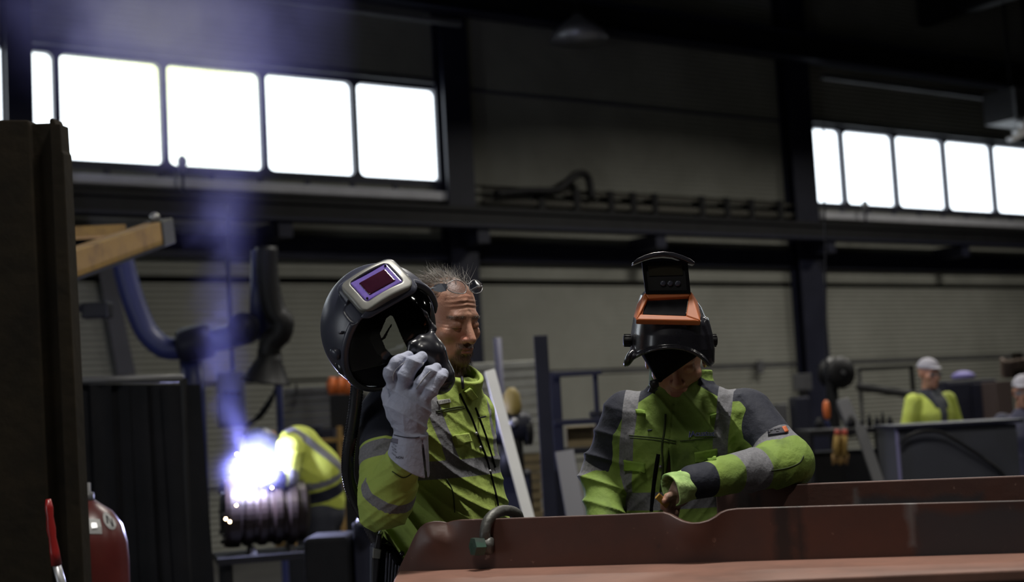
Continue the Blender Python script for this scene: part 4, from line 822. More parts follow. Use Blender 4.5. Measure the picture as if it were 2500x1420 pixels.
# ================================================================== standing worker with the raised helmet
a_ = math.radians(58); fr1 = np.array([math.sin(a_), -math.cos(a_), 0])
rows1 = [(1100, 1400, 3.90, .195, .15), (1098, 1335, 3.90, .192, .152), (1086, 1240, 3.90, .198, .153), (1066, 1150, 3.89, .203, .148), (1055, 1060, 3.88, .203, .138), (1058, 995, 3.88, .185, .115), (1073, 955, 3.88, .13, .095), (1090, 925, 3.88, .075, .072)]
T1 = Loft(rows1, fr1); rt1 = T1.rt
Z1 = lambda y, x=1080: P(x, y, 3.85)[2]
armR = Limb([P(945, 1010, 3.73), P(940, 1218, 3.58), P(984, 1128, 3.515)], [.072, .067, .046], .035)
armL = Limb([P(1150, 1010, 4.04), P(1165, 1195, 4.08), P(1165, 1330, 3.98)], [.068, .06, .05], .035)
col_a, col_b = P(1096, 958, 3.88), P(1116, 902, 3.86)
def jacket1(p):
    d = T1(p); s, g, w, dd = T1.local(p)
    belly = np.clip((Z1(1165)-p[:, 2])/.08, 0, 1); d = d-.022*fold(p, unit(RT*.78+UP*.6), 44, .3, 1.0, 8)*(.22+.78*belly)-.004*wav(p, 22)-.0045*fold(p, unit(RT*.6+UP*.8), 80, 1.7, 2.0, 12)
    D, t, ax = armR(p, True)
    near = np.clip(1-np.abs(t-.95)/.5, 0, 1); D = D-.017*fold(p, unit(RT*.55+UP*.8), 46, 2.9, 1.5, 9)*(.4+.6*near)-.010*fold(p, unit(RT*-.6+UP*.7), 40, 4.4, 1.5, 9)-.004*fold(p, unit(np.array([-.5, 0, 1.0])), 80, .4, 2.0, 12)-.003*wav(p+1, 26)
    d = smin(d, D, .022); d = smin(d, armL(p), .03)
    return smin(d, ring_collar(p, col_a, col_b, .080, .071, .0065, fr1, .42), .012)
def masks1(v):
    dt = T1(v); D, t, ax = armR(v, True); on = D < dt-.002; s, g, w, dd = T1.local(v); z = v[:, 2]
    zc = lambda y: Z1(y)
    band = np.minimum(z-zc(1163), zc(1120)-z); sc = np.interp(z, [zc(1115), zc(980)], [.108, .135]); brace = np.where(g > -.02, .021-np.abs(np.abs(s)-sc), -1); brace = np.minimum(brace, z-zc(1140))
    k = np.clip((dt-D)/.012+.5, 0, 1); sel = lambda a, b: np.clip(a, -.02, .02)*k+np.clip(b, -.02, .02)*(1-k)
    grey = sel(np.maximum(np.minimum(t-.47, .66-t)*.2, np.minimum(t-1.05, 1.36-t)*.13), np.maximum(band, brace))
    navy = sel(np.where(t < .9, (.44-t)*.2, -1), np.minimum(z-zc(985), .0-g)); navy = np.minimum(navy, ring_collar(v, col_a, col_b, .080, .071, .0065, fr1, .42)-.004)
    return dict(grey=grey, navy=navy)
m1 = empty('person', floor_under(P(1085, 1200, 3.88)), 'standing man in hi-vis jacket holding a welding helmet on his shoulder', 'person')
J1o = sdf_mesh(jacket1, P(865, 1385, 3.4)-np.array([0, .08, .06]), np.array([P(1290, 1200, 3.9)[0], 4.35, Z1(885)]), .0036, 'jacket', m1, [M_['jacket1']], masks1)
# head and body skin
H1c = P(1090, 784, 3.92); H1 = head_frame(math.radians(42), math.radians(-13), math.radians(-1.5))
def body1(p):
    q = (p-H1c)@H1.T; d = head_local(q)
    fz = np.clip(1-np.abs(q[:, 2]-.058)/.03, 0, 1)*(q[:, 1] > .05)*np.clip(1-np.abs(q[:, 0])/.06, 0, 1); d = d+.0016*fz*np.sin(q[:, 2]*520+8*np.abs(q[:, 0])*10+wav(q, 40)*.6)
    cf = np.clip(1-np.abs(q[:, 2]+.002)/.02, 0, 1)*np.clip(1-np.abs(np.abs(q[:, 0])-.055)/.014, 0, 1)*(q[:, 1] > .03); d = d+.0010*cf*np.sin(q[:, 2]*700)
    nb = H1c+H1.T@np.array([0, -.03, -.07]); d = smin(d, s_cone(p, nb, P(1080, 965, 3.9), .056, .066), .02)
    d = smin(d, smin(T1(p, -.03), s_cone(p, P(945, 1010, 3.73), P(940, 1218, 3.58), .045, .04), .02), .02); return smin(d, s_cone(p, P(940, 1218, 3.58), P(992, 1092, 3.50), .04, .03), .015)
def skin1(v):
    q = (v-H1c)@H1.T; x = np.abs(q[:, 0]); y, z = q[:, 1], q[:, 2]
    n = wav(q, 120)*.006
    goat = np.clip((.030-x+n)/.010, 0, 1)*np.clip((-.044-z+n)/.006, 0, 1)*(y > .06); jaw = np.clip((-.080-z+n)/.012, 0, 1)*np.clip((.05-x+n)/.015, 0, 1)*(y > .02); side = np.clip((.010-y)/.03, 0, 1)*0
    mouth = (np.abs(z+.067) < .0085)*(x < .019)*(y > .08); brd = np.clip(np.maximum(goat, jaw), 0, 1)*.85*(1-mouth*.75)
    brow = np.clip((.0055-np.abs(z-.0235-.06*(x-.03)*(x < .03)+.15*np.maximum(x-.035, 0))+n*.4)/.003, 0, 1)*(x > .010)*(x < .052)*(y > .06)*.55
    scalp = np.clip((z-.085+np.maximum(y-.03, 0)*.5)/.02, 0, 1)*.6*(y < .07); scalp = np.maximum(scalp, np.clip((.035-y)/.012, 0, 1)*np.clip((z-.005)/.02, 0, 1)*.8)
    lash = np.clip((.0016-np.abs(z+.0075-.10*(x-.0315)**2*40))/.001, 0, 1)*(np.abs(x-.0315) < .0135)*(y > .07)*.9
    return dict(beard=np.clip(np.maximum.reduce([brd, brow, scalp, lash]), 0, 1), lip=mouth*.7, blush=np.clip(1-np.linalg.norm((np.stack([x-.02, y-.1, z+.03], 1))/np.array([.03, .04, .02]), axis=1), 0, 1)*.8)
sdf_mesh(body1, np.array([P(905, 1000, 3.8)[0], 3.42, Z1(1330)]), np.array([P(1200, 800, 3.9)[0]+.06, 4.20, H1c[2]+.16]), .0022, 'body', m1, [M_['skin']], skin1)
hd1 = lambda p: head_local((p-H1c)@H1.T)
def hair_roots(n, cond, H, Hc, hd):
    q, nn = surf_points(hd, Hc+H.T@np.array([0, 0, .03]), n, lambda: rng.normal(size=3)); L = (q-Hc)@H.T; k = cond(L); return q[k], nn[k], L[k]
cond = lambda L: ((L[:, 2] > .076+.36*np.maximum(L[:, 1]-.03, 0)+.006*np.sin(L[:, 0]*150)) & (L[:, 1] < .086)) | ((L[:, 1] < .024+.30*np.clip(L[:, 2], 0, .07)+.006*np.sin(L[:, 2]*150)) & (L[:, 2] > -.03+np.maximum(.0, L[:, 1])*1.2) & (np.abs(L[:, 0]) > .02))
q, nn, Lq = hair_roots(9000, cond, H1, H1c, hd1); n = len(q); top = np.clip((Lq[:, 2]-.09)/.03, 0, 1)
keep = (rng.random(n) < np.where(Lq[:, 1] > .05, 1.0, np.where(Lq[:, 1] > .0, 1-.45*top, 1-.3*top))); q, nn, Lq, top = q[keep], nn[keep], Lq[keep], top[keep]; n = len(q)
clump = wav(Lq, 55)[:, None]*H1[0]*.5+wav(Lq+3, 48)[:, None]*H1[2]*.3
dirs = nn*(.16+.20*top)[:, None]+np.array([0, 0, 1.0])*(top*.10-.60*(1-top))[:, None]+H1[1]*(-.85)+H1[0]*.25*np.sign(Lq[:, :1])+clump*1.2+rng.normal(size=(n, 3))*.16
M_['hair'] = mat('grey_brown_hair', (.10, .075, .055), .55, 0, (.23, .21, .19), 40, 3, (.4, .6)); strands(q-nn*.002, dirs, .026+.022*top*rng.random(n)+.010*rng.random(n), .0008, rng.normal(size=(n, 3))*.10-nn*.10, 'hair', M_['hair'], m1)
spk = []; 
for _ in range(130):
    L0 = np.array([rng.uniform(-.045, .045), rng.uniform(-.05, .05), .12]); p0 = H1c+H1.T@L0; spk.append(p0)
spk = np.array(spk); cl = rng.integers(0, 7, len(spk)); cd = np.array([unit(np.array([rng.uniform(-.5, .6), rng.uniform(-.3, .3), .8])) for _ in range(7)])
strands(spk-np.array([0, 0, .012]), cd[cl]+rng.normal(size=(len(spk), 3))*.16, rng.uniform(.03, .062, len(spk)), .0006, rng.normal(size=(len(spk), 3))*.08, 'hair_tuft', mat('grey_hair', (.30, .29, .28), .5), m1, 4)
bq, bn_, bL = hair_roots(9000, lambda L: ((np.abs(L[:, 0]) < .033) & (L[:, 2] < -.046) & (L[:, 1] > .06) & ~((np.abs(L[:, 2]+.067) < .008) & (np.abs(L[:, 0]) < .019))) | ((L[:, 2] < -.088) & (L[:, 1] > .03) & (np.abs(L[:, 0]) < .045)), H1, H1c, hd1)
n = len(bq); M_['beard'] = mat('reddish_brown_beard', (.060, .030, .015), .6, 0, (.11, .055, .028), 60, 3, (.4, .6)); chin = np.clip((-.075-bL[:, 2])/.03, 0, 1)
strands(bq-bn_*.001, bn_*.5-np.array([0, 0, 1.0])*.8+H1[1]*.15+rng.normal(size=(n, 3))*.22, .009+.012*chin+.004*rng.random(n), .0006, np.tile([0, 0, -.12], (n, 1)), 'beard', M_['beard'], m1)
bq, bn_, bL = hair_roots(9000, lambda L: (np.abs(L[:, 0]) > .012) & (np.abs(L[:, 0]) < .05) & (np.abs(L[:, 2]-.024+.12*np.maximum(np.abs(L[:, 0])-.035, 0)) < .0045) & (L[:, 1] > .06), H1, H1c, hd1)
n = len(bq); strands(bq-bn_*.001, bn_*.35+np.sign(bL[:, :1])*H1[0]*.8+np.array([0, 0, .15])+rng.normal(size=(n, 3))*.2, np.full(n, .008), .0005, np.zeros((n, 3)), 'eyebrows', M_['hair'], m1)
# trousers and boots (behind the girder)
def trousers1(p):
    c = floor_under(P(1098, 1335, 3.90)); hip = np.array([c[0], c[1], Z1(1400)]); d = s_ell(p, hip, (.18, .15, .15))
    for s_ in (-1, 1): d = smin(d, Limb([hip+rt1*s_*.09-np.array([0, 0, .05]), np.array([c[0], c[1], .52])+rt1*s_*.11+fr1*.02, np.array([c[0], c[1], .08])+rt1*s_*.12], [.095, .07, .06], .03)(p), .04)
    return d
sdf_mesh(trousers1, np.array([P(1098, 1335, 3.9)[0]-.3, 3.55, .0]), np.array([P(1098, 1335, 3.9)[0]+.3, 4.25, Z1(1290)]), .011, 'trousers', m1, [M_['trousers']])
def boot(c, f):
    return lambda p: smin(s_cone(p, c+np.array([0, 0, .10]), c+np.array([0, 0, .05]), .055, .05), s_ell(p, c+f*.09+np.array([0, 0, .04]), (.05, .05, .04)), .05)
for s_ in (-1, 1):
    c = floor_under(P(1098, 1335, 3.90))+rt1*s_*.12; f_ = boot(c, fr1); sdf_mesh(lambda p: np.maximum(np.minimum(f_(p), s_cone(p, c+np.array([0, 0, .045]), c+fr1*.12+np.array([0, 0, .04]), .05, .042)), .003-p[:, 2]), c-np.array([.2, .2, .02]), c+np.array([.25, .2, .2]), .012, 'boot', m1, [M_['rubber']])
# jacket details sewn on
J1 = jacket1
patch(J1, [(1106, 1062), (1141, 1056), (1149, 1079), (1113, 1087)], 'pocket_flap', M_['cloth'], J1o, lift=.007, thick=.008)
tagm = mat('name_tag_cloth', (.42, .42, .40), .8, 0, (.3, .3, .28), 30)
patch(J1, [(1066, 978), (1096, 973), (1099, 982), (1071, 989)], 'name_tag', tagm, J1o, lift=.0045); text_on(J1, 'JOHN M', (1083, 981), 5.2, .17, 'name_tag_text', M_['ink'], J1o, lift=.006)
seam(J1, [(1064, 1004), (1090, 998), (1115, 993), (1132, 992)], 'seam', M_['thread'], J1o, .0012); seam(J1, [(1068, 1008), (1100, 1001), (1134, 996)], 'seam', M_['thread'], J1o, .0012)
seam(J1, [(1122, 960), (1136, 990), (1150, 1018), (1162, 1050), (1175, 1085), (1188, 1120), (1200, 1165), (1212, 1215), (1218, 1250)], 'zip_line', M_['matte'], J1o, .0034, .0005)
seam(J1, [(1160, 995), (1170, 1020), (1186, 1065), (1198, 1105), (1208, 1140)], 'placket_edge', M_['matte'], J1o, .0030, .001)
patch(J1, [(1131, 954), (1146, 945), (1160, 968), (1147, 976)], 'storm_flap', M_['cloth'], J1o, lift=.012, thick=.004); seam(J1, [(1126, 916), (1128, 930), (1130, 948)], 'collar_zip', M_['ink'], J1o, .004, .002)
for x, y in ((1142, 964), (1162, 1058), (1172, 1092), (1196, 1150)):
    q, n_ = trace(J1, [(x, y)]); MB().lathe([(.005, -.001), (.005, .003), (.003, .0045)], q[0], n_[0], 10).build('snap_button', M_['alu'], J1o, True)
MB().tube([trace(J1, [(1168, 1020)])[0][0], P(1178, 1018, 3.80), P(1186, 1016, 3.79)], .0022, 6).build('loop_tab', M_['ink'], J1o)
seam(J1, [(1090, 1168), (1105, 1200), (1110, 1250)], 'seam', M_['thread'], J1o, .0014); seam(J1, [(958, 1150), (985, 1165), (1012, 1150)], 'seam', M_['thread'], J1o, .0014)
# ---- glove on the raised right hand
def fing(*pts): return [P(*q) for q in pts]
FG = [fing((962, 948, 3.475), (953, 912, 3.465), (968, 886, 3.462), (998, 868, 3.478)), fing((984, 946, 3.466), (993, 912, 3.452), (1008, 888, 3.452), (1030, 871, 3.468)), fing((1014, 962, 3.460), (1032, 932, 3.448), (1050, 910, 3.452), (1066, 897, 3.470)), fing((1034, 978, 3.462), (1052, 948, 3.450), (1068, 926, 3.455), (1082, 911, 3.475))]
FR = [.0145, .0165, .0140, .0150]
def glove(p):
    wr, kn = P(1000, 1062, 3.490), P(999, 958, 3.468)
    d = s_ell(p, P(1000, 985, 3.473), (.050, .026, .054), np.array([unit(RT-.42*UP), FW, unit(UP+.42*RT)])); d = smin(d, s_cone(p, P(1004, 1065, 3.488), P(1000, 1000, 3.475), .037, .040), .03)
    ff = None
    for k, c in enumerate(FG):
        r_ = FR[k]; f_ = Limb(c, [r_*1.05, r_*1.08, r_*1.0, r_*.86], .012)(p); ff = f_ if ff is None else smin(ff, f_, .002)
    d = smin(d, ff, .008)
    th = Limb([P(962, 1010, 3.49), P(952, 965, 3.525), P(968, 920, 3.56), P(990, 895, 3.575)], [.02, .019, .018, .016], .012)(p); d = smin(d, th, .015)
    wrn = np.clip(1-np.abs(p[:, 2]-P(1000, 1025, 3.48)[2])/.05, 0, 1); d = d-.0085*wrn*fold(p, unit(RT+.12*UP), 100, 2.2, .9, 14)-.005*fold(p, unit(UP+.4*RT), 75, .7, 1.6, 17)
    # gauntlet cuff, flared, with open end
    a, b = P(1003, 1062, 3.488), P(992, 1150, 3.50); ax = unit(b-a); q = p-a; t = q@ax; L_ = np.linalg.norm(b-a); rr = q-t[:, None]*ax; xx = rr@unit(RT-ax*(RT@ax)); yy = rr@unit(FW-ax*(FW@ax)); tt = np.clip(t/L_, 0, 1)
    wx = .043+.015*tt; wy = .044+.022*tt; e = (np.sqrt((xx/wx)**2+(yy/wy)**2)-1)*wy*.9; slant = t-(L_*.80+.42*(xx)); cuff = smax(smax(e, slant, .003), -t-.01, .004); cuff = smax(cuff, -smax(e+.005, -(t-.03), .003), .003)
    cuff = smax(cuff, -s_box(p, P(1036, 1120, 3.47), (.0025, .03, .05), np.array([unit(RT+.1*UP), FW, UP])), .002)
    return smin(d, cuff, .006)
sdf_mesh(glove, P(925, 1160, 3.40)-np.array([0, .05, .02]), P(1105, 850, 3.62)+np.array([0, .06, .03]), .0018, 'glove', m1, [M_['glove']]); GLo = bpy.data.objects['glove']
seam(glove, [(958, 1060), (985, 1066), (1010, 1068), (1024, 1066)], 'cuff_seam', M_['ink'], GLo, .0011, .0005)
for c, s_ in (([(960, 930), (961, 912), (972, 896), (990, 882)], 0), ([(1014, 928), (1020, 912), (1028, 898), (1034, 884)], 0), ([(1016, 948), (1032, 926), (1050, 906)], 0)): seam(glove, c, 'finger_seam', M_['glovepalm'], GLo, .0010, .0003)
patch(glove, [(957, 1068), (972, 1071), (971, 1083), (955, 1079)], 'ink_stamp', mat('faded_ink', (.12, .12, .17), .8), GLo, 6, 4, .0008, .001)
text_on(glove, 'NON', (976, 1117), 5.5, -.06, 'cuff_print', M_['ink'], GLo, .001, .02)
for k, s_ in enumerate(('CE 2X', 'EN 388', 'EN 407', '3122X')): text_on(glove, s_, (964-2*(k % 2), 1086+7.5*k), 3.2, -.75+.02*k, 'cuff_print', M_['ink'], GLo, .001)
# ---- respirator blower on his belt
rb = empty('belt_blower', P(945, 1400, 3.74), 'black belt-worn air blower with silver corner at the man\'s back', 'blower')
Zb = 3.78; c0 = P(948, 1400, Zb); bax = yaw_ax(math.radians(-22))
MB().box(c0+np.array([0, .02, .0]), (.042, .05, .085), bax, .86).build('housing', M_['satin'], rb, bevel=.012)
MB().prism([P(920, 1303, Zb-.06), P(932, 1303, Zb-.06), P(930, 1340, Zb-.06), P(922, 1420, Zb-.06), P(916, 1500, Zb-.06), P(905, 1500, Zb-.06), P(908, 1360, Zb-.06)], FW*.05).build('side_shell', M_['gloss'], rb, bevel=.004)
MB().prism([P(911, 1338, Zb-.064), P(931, 1341, Zb-.064), P(928, 1364, Zb-.064), P(909, 1362, Zb-.064)], FW*.012).build('silver_corner', M_['silver'], rb, bevel=.002)
for k in range(5): MB().prism([P(942+8*k, 1347+2*k, Zb-.055), P(948+8*k, 1348+2*k, Zb-.055), P(944+7*k, 1440, Zb-.055), P(938+7*k, 1440, Zb-.055)], FW*.02).build('rib', mat('violet_grey_plastic', (.06, .06, .09), .3) if k == 0 else bpy.data.materials['violet_grey_plastic'], rb, bevel=.002)
MB().lathe([(.007, -.002), (.007, .006), (.004, .009)], P(982, 1350, Zb-.06), -FW, 12).build('clip', M_['gloss'], rb, True)
MB().tube([trace(J1, [(930, 1300)])[0][0], P(975, 1372, 3.70), P(1040, 1385, 3.74)], .014, 8, flat=.4).build('belt', M_['matte'], rb)
# ---- safety glasses pushed up on his head
gl = empty('safety_glasses', H1c+H1.T@np.array([0, .06, .12]), 'clear safety glasses pushed up on the standing man\'s hair', 'glasses')
lensm = bpy.data.materials.new('clear_lens'); lensm.use_nodes = True; _n = lensm.node_tree; _n.nodes.clear(); _o = _n.nodes.new('ShaderNodeOutputMaterial'); _t = _n.nodes.new('ShaderNodeBsdfTransparent'); _g = _n.nodes.new('ShaderNodeBsdfGlossy'); _x = _n.nodes.new('ShaderNodeMixShader'); _g.inputs['Roughness'].default_value = .12; _t.inputs[0].default_value = (.86, .88, .95, 1); _x.inputs[0].default_value = .16; _n.links.new(_t.outputs[0], _x.inputs[1]); _n.links.new(_g.outputs[0], _x.inputs[2]); _n.links.new(_x.outputs[0], _o.inputs[0])
def GLP(x, y, z): return H1c+H1.T@np.array([x, y, z])
ga = unit(np.array([0, .55, .83])); gu = unit(np.array([0, -.62, .78]))
for s_ in (-1, 1):
    pts = []
    for t in np.linspace(0, 2*math.pi, 25)[:-1]:
        cx_ = s_*.034; ex = .0285*math.cos(t); ez = .0195*math.sin(t)*(1-.15*math.cos(t)*s_); up_ = np.array([0, -.45, .89]); back = -.30*max(0, abs(cx_+ex)-.02)
        pts.append(np.array([cx_+ex, .080, .106])+up_*ez+np.array([0, back, -.1*abs(ex)]))
    w_ = [GLP(*q) for q in pts]; MB().tube(w_, .0013, 6, close=True).build('rim', M_['alu'], gl, True)
    nrm = H1.T@unit(np.array([0, .89, .45])); cen = np.mean(w_, axis=0)+nrm*.003; k_ = len(w_); MB().add(w_+[cen], [(i, (i+1) % k_, k_) for i in range(k_)]).build('lens', lensm, gl, True)
    MB().tube([GLP(s_*.060, .068, .105), GLP(s_*.076, .03, .098), GLP(s_*.086, -.02, .078), GLP(s_*.084, -.07, .06)], [.0022, .003, .0025, .002], 6).build('temple', M_['alu'], gl, True)
    MB().prism([GLP(s_*.062, .066, .113), GLP(s_*.068, .052, .112), GLP(s_*.075, .034, .106), GLP(s_*.077, .028, .098), GLP(s_*.076, .032, .090), GLP(s_*.069, .052, .088), GLP(s_*.063, .068, .094)], H1.T@np.array([s_*.002, 0, 0])).build('side_shield', M_['ink'] if s_ < 0 else M_['satin'], gl)
MB().tube(catmull([GLP(-.008, .083, .112), GLP(0, .087, .116), GLP(.008, .083, .112)], 4), .0013, 6).build('bridge', M_['alu'], gl, True)
# ================================================================== air-fed welding helmet held up by the standing man
HX = np.array([RT, UP, -FW]); O1 = P(928, 797, 3.60); U1px = 3.60/F
def hl(x, y): return (x-928)*U1px, -(y-797)*U1px
ER = np.array([.150, .161, .145])
def onE(x, y, k=1.0): a, b = hl(x, y); c = ER[2]*math.sqrt(max(0, 1-(a/ER[0])**2-(b/ER[1])**2)); return np.array([a, b, c])*k
def toW(q): return O1+HX.T@np.asarray(q, float)
e1, e2, e3 = onE(1035, 702), onE(892, 775), onE(862, 909); pn = unit(np.cross(e2-e1, e3-e1)); pn = pn if pn[2] > 0 else -pn
def s_poly(x, y, poly):
    poly = np.asarray(poly, float); d = np.full(len(x), 1e9); ins = np.zeros(len(x), bool); n = len(poly)
    for i in range(n):
        ax_, ay = poly[i]; bx, by = poly[(i+1) % n]; ex, ey = bx-ax_, by-ay; t = np.clip(((x-ax_)*ex+(y-ay)*ey)/(ex*ex+ey*ey), 0, 1); d = np.minimum(d, np.hypot(x-ax_-t*ex, y-ay-t*ey))
        c = ((ay > y) != (by > y)) & (x < (bx-ax_)*(y-ay)/(by-ay+1e-12)+ax_); ins ^= c
    return np.where(ins, -d, d)
HOLE = [hl(*q) for q in ((935, 782), (948, 772), (966, 772), (974, 790), (985, 818), (1000, 852), (1001, 862), (988, 868), (950, 868), (934, 852), (925, 832), (920, 818), (924, 808))]
STR = [hl(*q) for q in ((940, 829), (952, 822), (962, 800), (968, 790), (966, 786), (955, 803), (946, 818), (937, 824))]
def he(q, k=1.0): return s_ell(q, (0, 0, 0), ER*k)
hel = empty('respirator_helmet', toW((0, 0, 0)), 'raised air-fed welding helmet with violet lens held beside the man\'s head', 'welding helmet')
def W2(f): return lambda p: f((p-O1)@HX.T)
lo_h, hi_h = toW((0, 0, 0))-.24, toW((0, 0, 0))+.24
pc = onE(930, 692); lnn = unit(pc/ER**2); Lx = np.array([.85, .50, -.42]); Lx = unit(Lx-lnn*(lnn@Lx)); Ux = np.cross(lnn, Lx); LR = np.array([Lx, Ux, lnn])
def shield(q):
    pl = (q-e1)@pn; d = np.abs(he(q)+.003)-.003; d = smax(d, pl, .003); d = smax(d, -(q[:, 2]+.035), .004)
    rim = smax(smax(np.abs(he(q)-.001)-.006, np.abs(pl+.006)-.006, .004), -(q[:, 2]+.03), .004); d = smin(d, rim, .006)
    seat = s_box(q, pc-lnn*.019, (.090, .072, .014), LR, .03); d = smin(d, smax(seat, -he(q, .94), .003), .012)
    pan = s_box(q, onE(884, 752), (.030, .028, .02), np.array([unit(Lx-.2*Ux), Ux, lnn]), .012); d = smax(d, -smax(pan, -(he(q)+.0025), .001), .003)
    return smax(d, -s_box(q, pc+lnn*.02, (.056, .039, .06), LR, .012), .003)
def back_open(q): return q
sdf_mesh(W2(shield), lo_h, hi_h, .0022, 'shield', hel, [M_['satin']])
def lens_frame(q):
    v = (q-(pc+lnn*.003))@LR.T; v = np.stack([v[:, 0], v[:, 1], v[:, 2]+2.2*v[:, 0]**2+1.8*v[:, 1]**2], 1)
    o = s_box(v, (0, -.002, 0), (.079, .058, .009), None, .008); o = smax(o, s_box(v, (0, 0, 0), (.079, .058, .05), None, .030), .002); sl = smax(o, -s_box(v, (0, .002, .006), (.055, .038, .03), None, .010), .004); return sl
sdf_mesh(W2(lens_frame), lo_h, hi_h, .0020, 'lens_frame', hel, [M_['silver']])
def bx(c, h, rad): return lambda q: s_box((q-c)@LR.T, (0, 0, 0), h, None, rad)
lc = pc-lnn*.001+Ux*.002
M_['violet_glass'] = mat('violet_lens_border', (.10, .055, .32), .22, 0, (.16, .11, .40), 30, 4, coat=.6); M_['maroon_glass'] = mat('dark_red_filter_glass', (.022, .004, .012), .08, 0, (.04, .008, .02), 12, coat=.8)
sdf_mesh(W2(bx(lc, (.054, .037, .004), .003)), lo_h, hi_h, .0022, 'lens_border', hel, [M_['violet_glass']])
sdf_mesh(W2(bx(lc+lnn*.003-Ux*.001+Lx*.002, (.039, .024, .003), .002)), lo_h, hi_h, .0020, 'filter_lens', hel, [M_['maroon_glass']])
for sx, sy in ((-1, -1), (1, 1)): MB().lathe([(.003, 0), (.003, .002)], toW(lc+lnn*.0045+Lx*sx*.047+Ux*sy*.030), HX.T@lnn, 8).build('screw', M_['matte'], hel)
# inner black liner, open through the clear side window
def liner(q):
    d = np.abs(he(q, .90))-.006; d = smax(d, np.where(q[:, 2] > 0, -((q-e1)@pn)-.035, -.1), .004); d = smax(d, -(q[:, 1]+.150), .004); hole = s_poly(q[:, 0], q[:, 1], HOLE)-.004; st = s_poly(q[:, 0], q[:, 1], STR); hole = np.maximum(hole, np.where(q[:, 2] > 0, -(st+.0005), -1)); fuzz = .0012*np.sin(q[:, 1]*1400)*np.sin(q[:, 0]*900)
    return smax(d, -(hole+fuzz), .002)
sdf_mesh(W2(liner), lo_h, hi_h, .0022, 'liner', hel, [M_['matte']])
def backplate(q):
    # rear head seal behind the window: same opening so daylight shows through
    d = np.abs(s_ell(q, (0, 0, 0), ER*.80)+.004)-.004; d = smax(d, q[:, 2]+.02, .004); hole = s_poly(q[:, 0], q[:, 1], HOLE)-.006; return smax(d, -hole, .003)
clear = bpy.data.materials.new('clear_visor'); clear.use_nodes = True; _n = clear.node_tree; _n.nodes.clear(); _o = _n.nodes.new('ShaderNodeOutputMaterial'); _t = _n.nodes.new('ShaderNodeBsdfTransparent'); _g = _n.nodes.new('ShaderNodeBsdfGlossy'); _x = _n.nodes.new('ShaderNodeMixShader'); _f = _n.nodes.new('ShaderNodeFresnel'); _f.inputs[0].default_value = 1.5
_g.inputs['Roughness'].default_value = .06; _t.inputs[0].default_value = (.80, .82, .80, 1); _n.links.new(_f.outputs[0], _x.inputs[0]); _n.links.new(_t.outputs[0], _x.inputs[1]); _n.links.new(_g.outputs[0], _x.inputs[2]); _n.links.new(_x.outputs[0], _o.inputs[0])
def visor(q):
    d = np.abs(he(q, .95))-.0022; d = smax(d, -((q-e1)@pn)-.022, .002); d = smax(d, q[:, 0]-.131, .002); d = smax(d, -(q[:, 1]+.078-.25*(q[:, 0]-.07)), .002); return smax(d, -q[:, 2]+.01, .002)
sdf_mesh(W2(visor), lo_h, hi_h, .0022, 'visor', hel, [clear])
# glossy frame and chin of the face part
def chin(q):
    a = lambda x, y, c: np.array([*hl(x, y), c])
    d = Limb([a(1020, 738, .085), a(1042, 765, .072), a(1060, 800, .062), a(1054, 826, .080), a(1034, 827, .098), a(1014, 838, .112), a(1006, 858, .116)], [.0035, .004, .007, .0105, .010, .009, .007], .012)(q)
    d = smin(d, s_ell(q, a(1046, 852, .088), (.036, .034, .03)), .02); d = smin(d, s_ell(q, a(1040, 850, .112), (.018, .017, .014)), .008)
    d = smin(d, s_cone(q, a(1052, 862, .070), a(1068, 912, .066), .044, .040), .015); d = smin(d, s_ell(q, a(1078, 918, .062), (.036, .042, .042)), .012); d = smin(d, s_ell(q, a(1052, 940, .065), (.05, .012, .045), np.array([unit([1, .42, 0]), unit([-.42, 1, 0]), [0, 0, 1.0]])), .02)
    return d
sdf_mesh(W2(chin), lo_h, hi_h, .0022, 'chin_guard', hel, [M_['gloss']])
def seal(q):
    a = lambda x, y, c: np.array([*hl(x, y), c])
    d = s_ell(q, a(955, 890, .02), (.10, .050, .085)); d = smin(d, s_ell(q, a(1020, 915, .03), (.06, .04, .06)), .04); return smax(smax(d, -s_ell(q, (0, 0, 0), ER*.86), .004), q[:, 2]-.09, .01)
sdf_mesh(W2(seal), lo_h, hi_h, .0032, 'neck_seal', hel, [M_['matte']])
for x, y, r_, nm in ((833, 858, .016, 'pivot_knob'), (850, 808, .004, 'shield_pin')):
    q = onE(x, y); nn_ = unit(q/ER**2); MB().lathe([(r_, -.006), (r_, .008), (r_*.8, .012), (r_*.3, .013)], toW(q), HX.T@nn_, 18).build(nm, M_['satin'], hel, True)
MB().tube([toW((*hl(838, 876), .06)), toW((*hl(848, 896), .055)), toW((*hl(866, 908), .05))], [.016, .02, .014], 12).build('side_clip', M_['gloss'], hel, True)
hs = catmull([P(873, 900, 3.60), P(872, 940, 3.62), P(866, 1000, 3.64), P(857, 1060, 3.66), P(850, 1115, 3.68), P(851, 1165, 3.71), P(866, 1215, 3.75), P(895, 1270, 3.80), P(925, 1330, 3.80)], 18)
rr = [.0175 if i % 2 else .0150 for i in range(len(hs))]; MB().tube(hs, rr, 14).build('breathing_hose', M_['gloss'], hel, True)
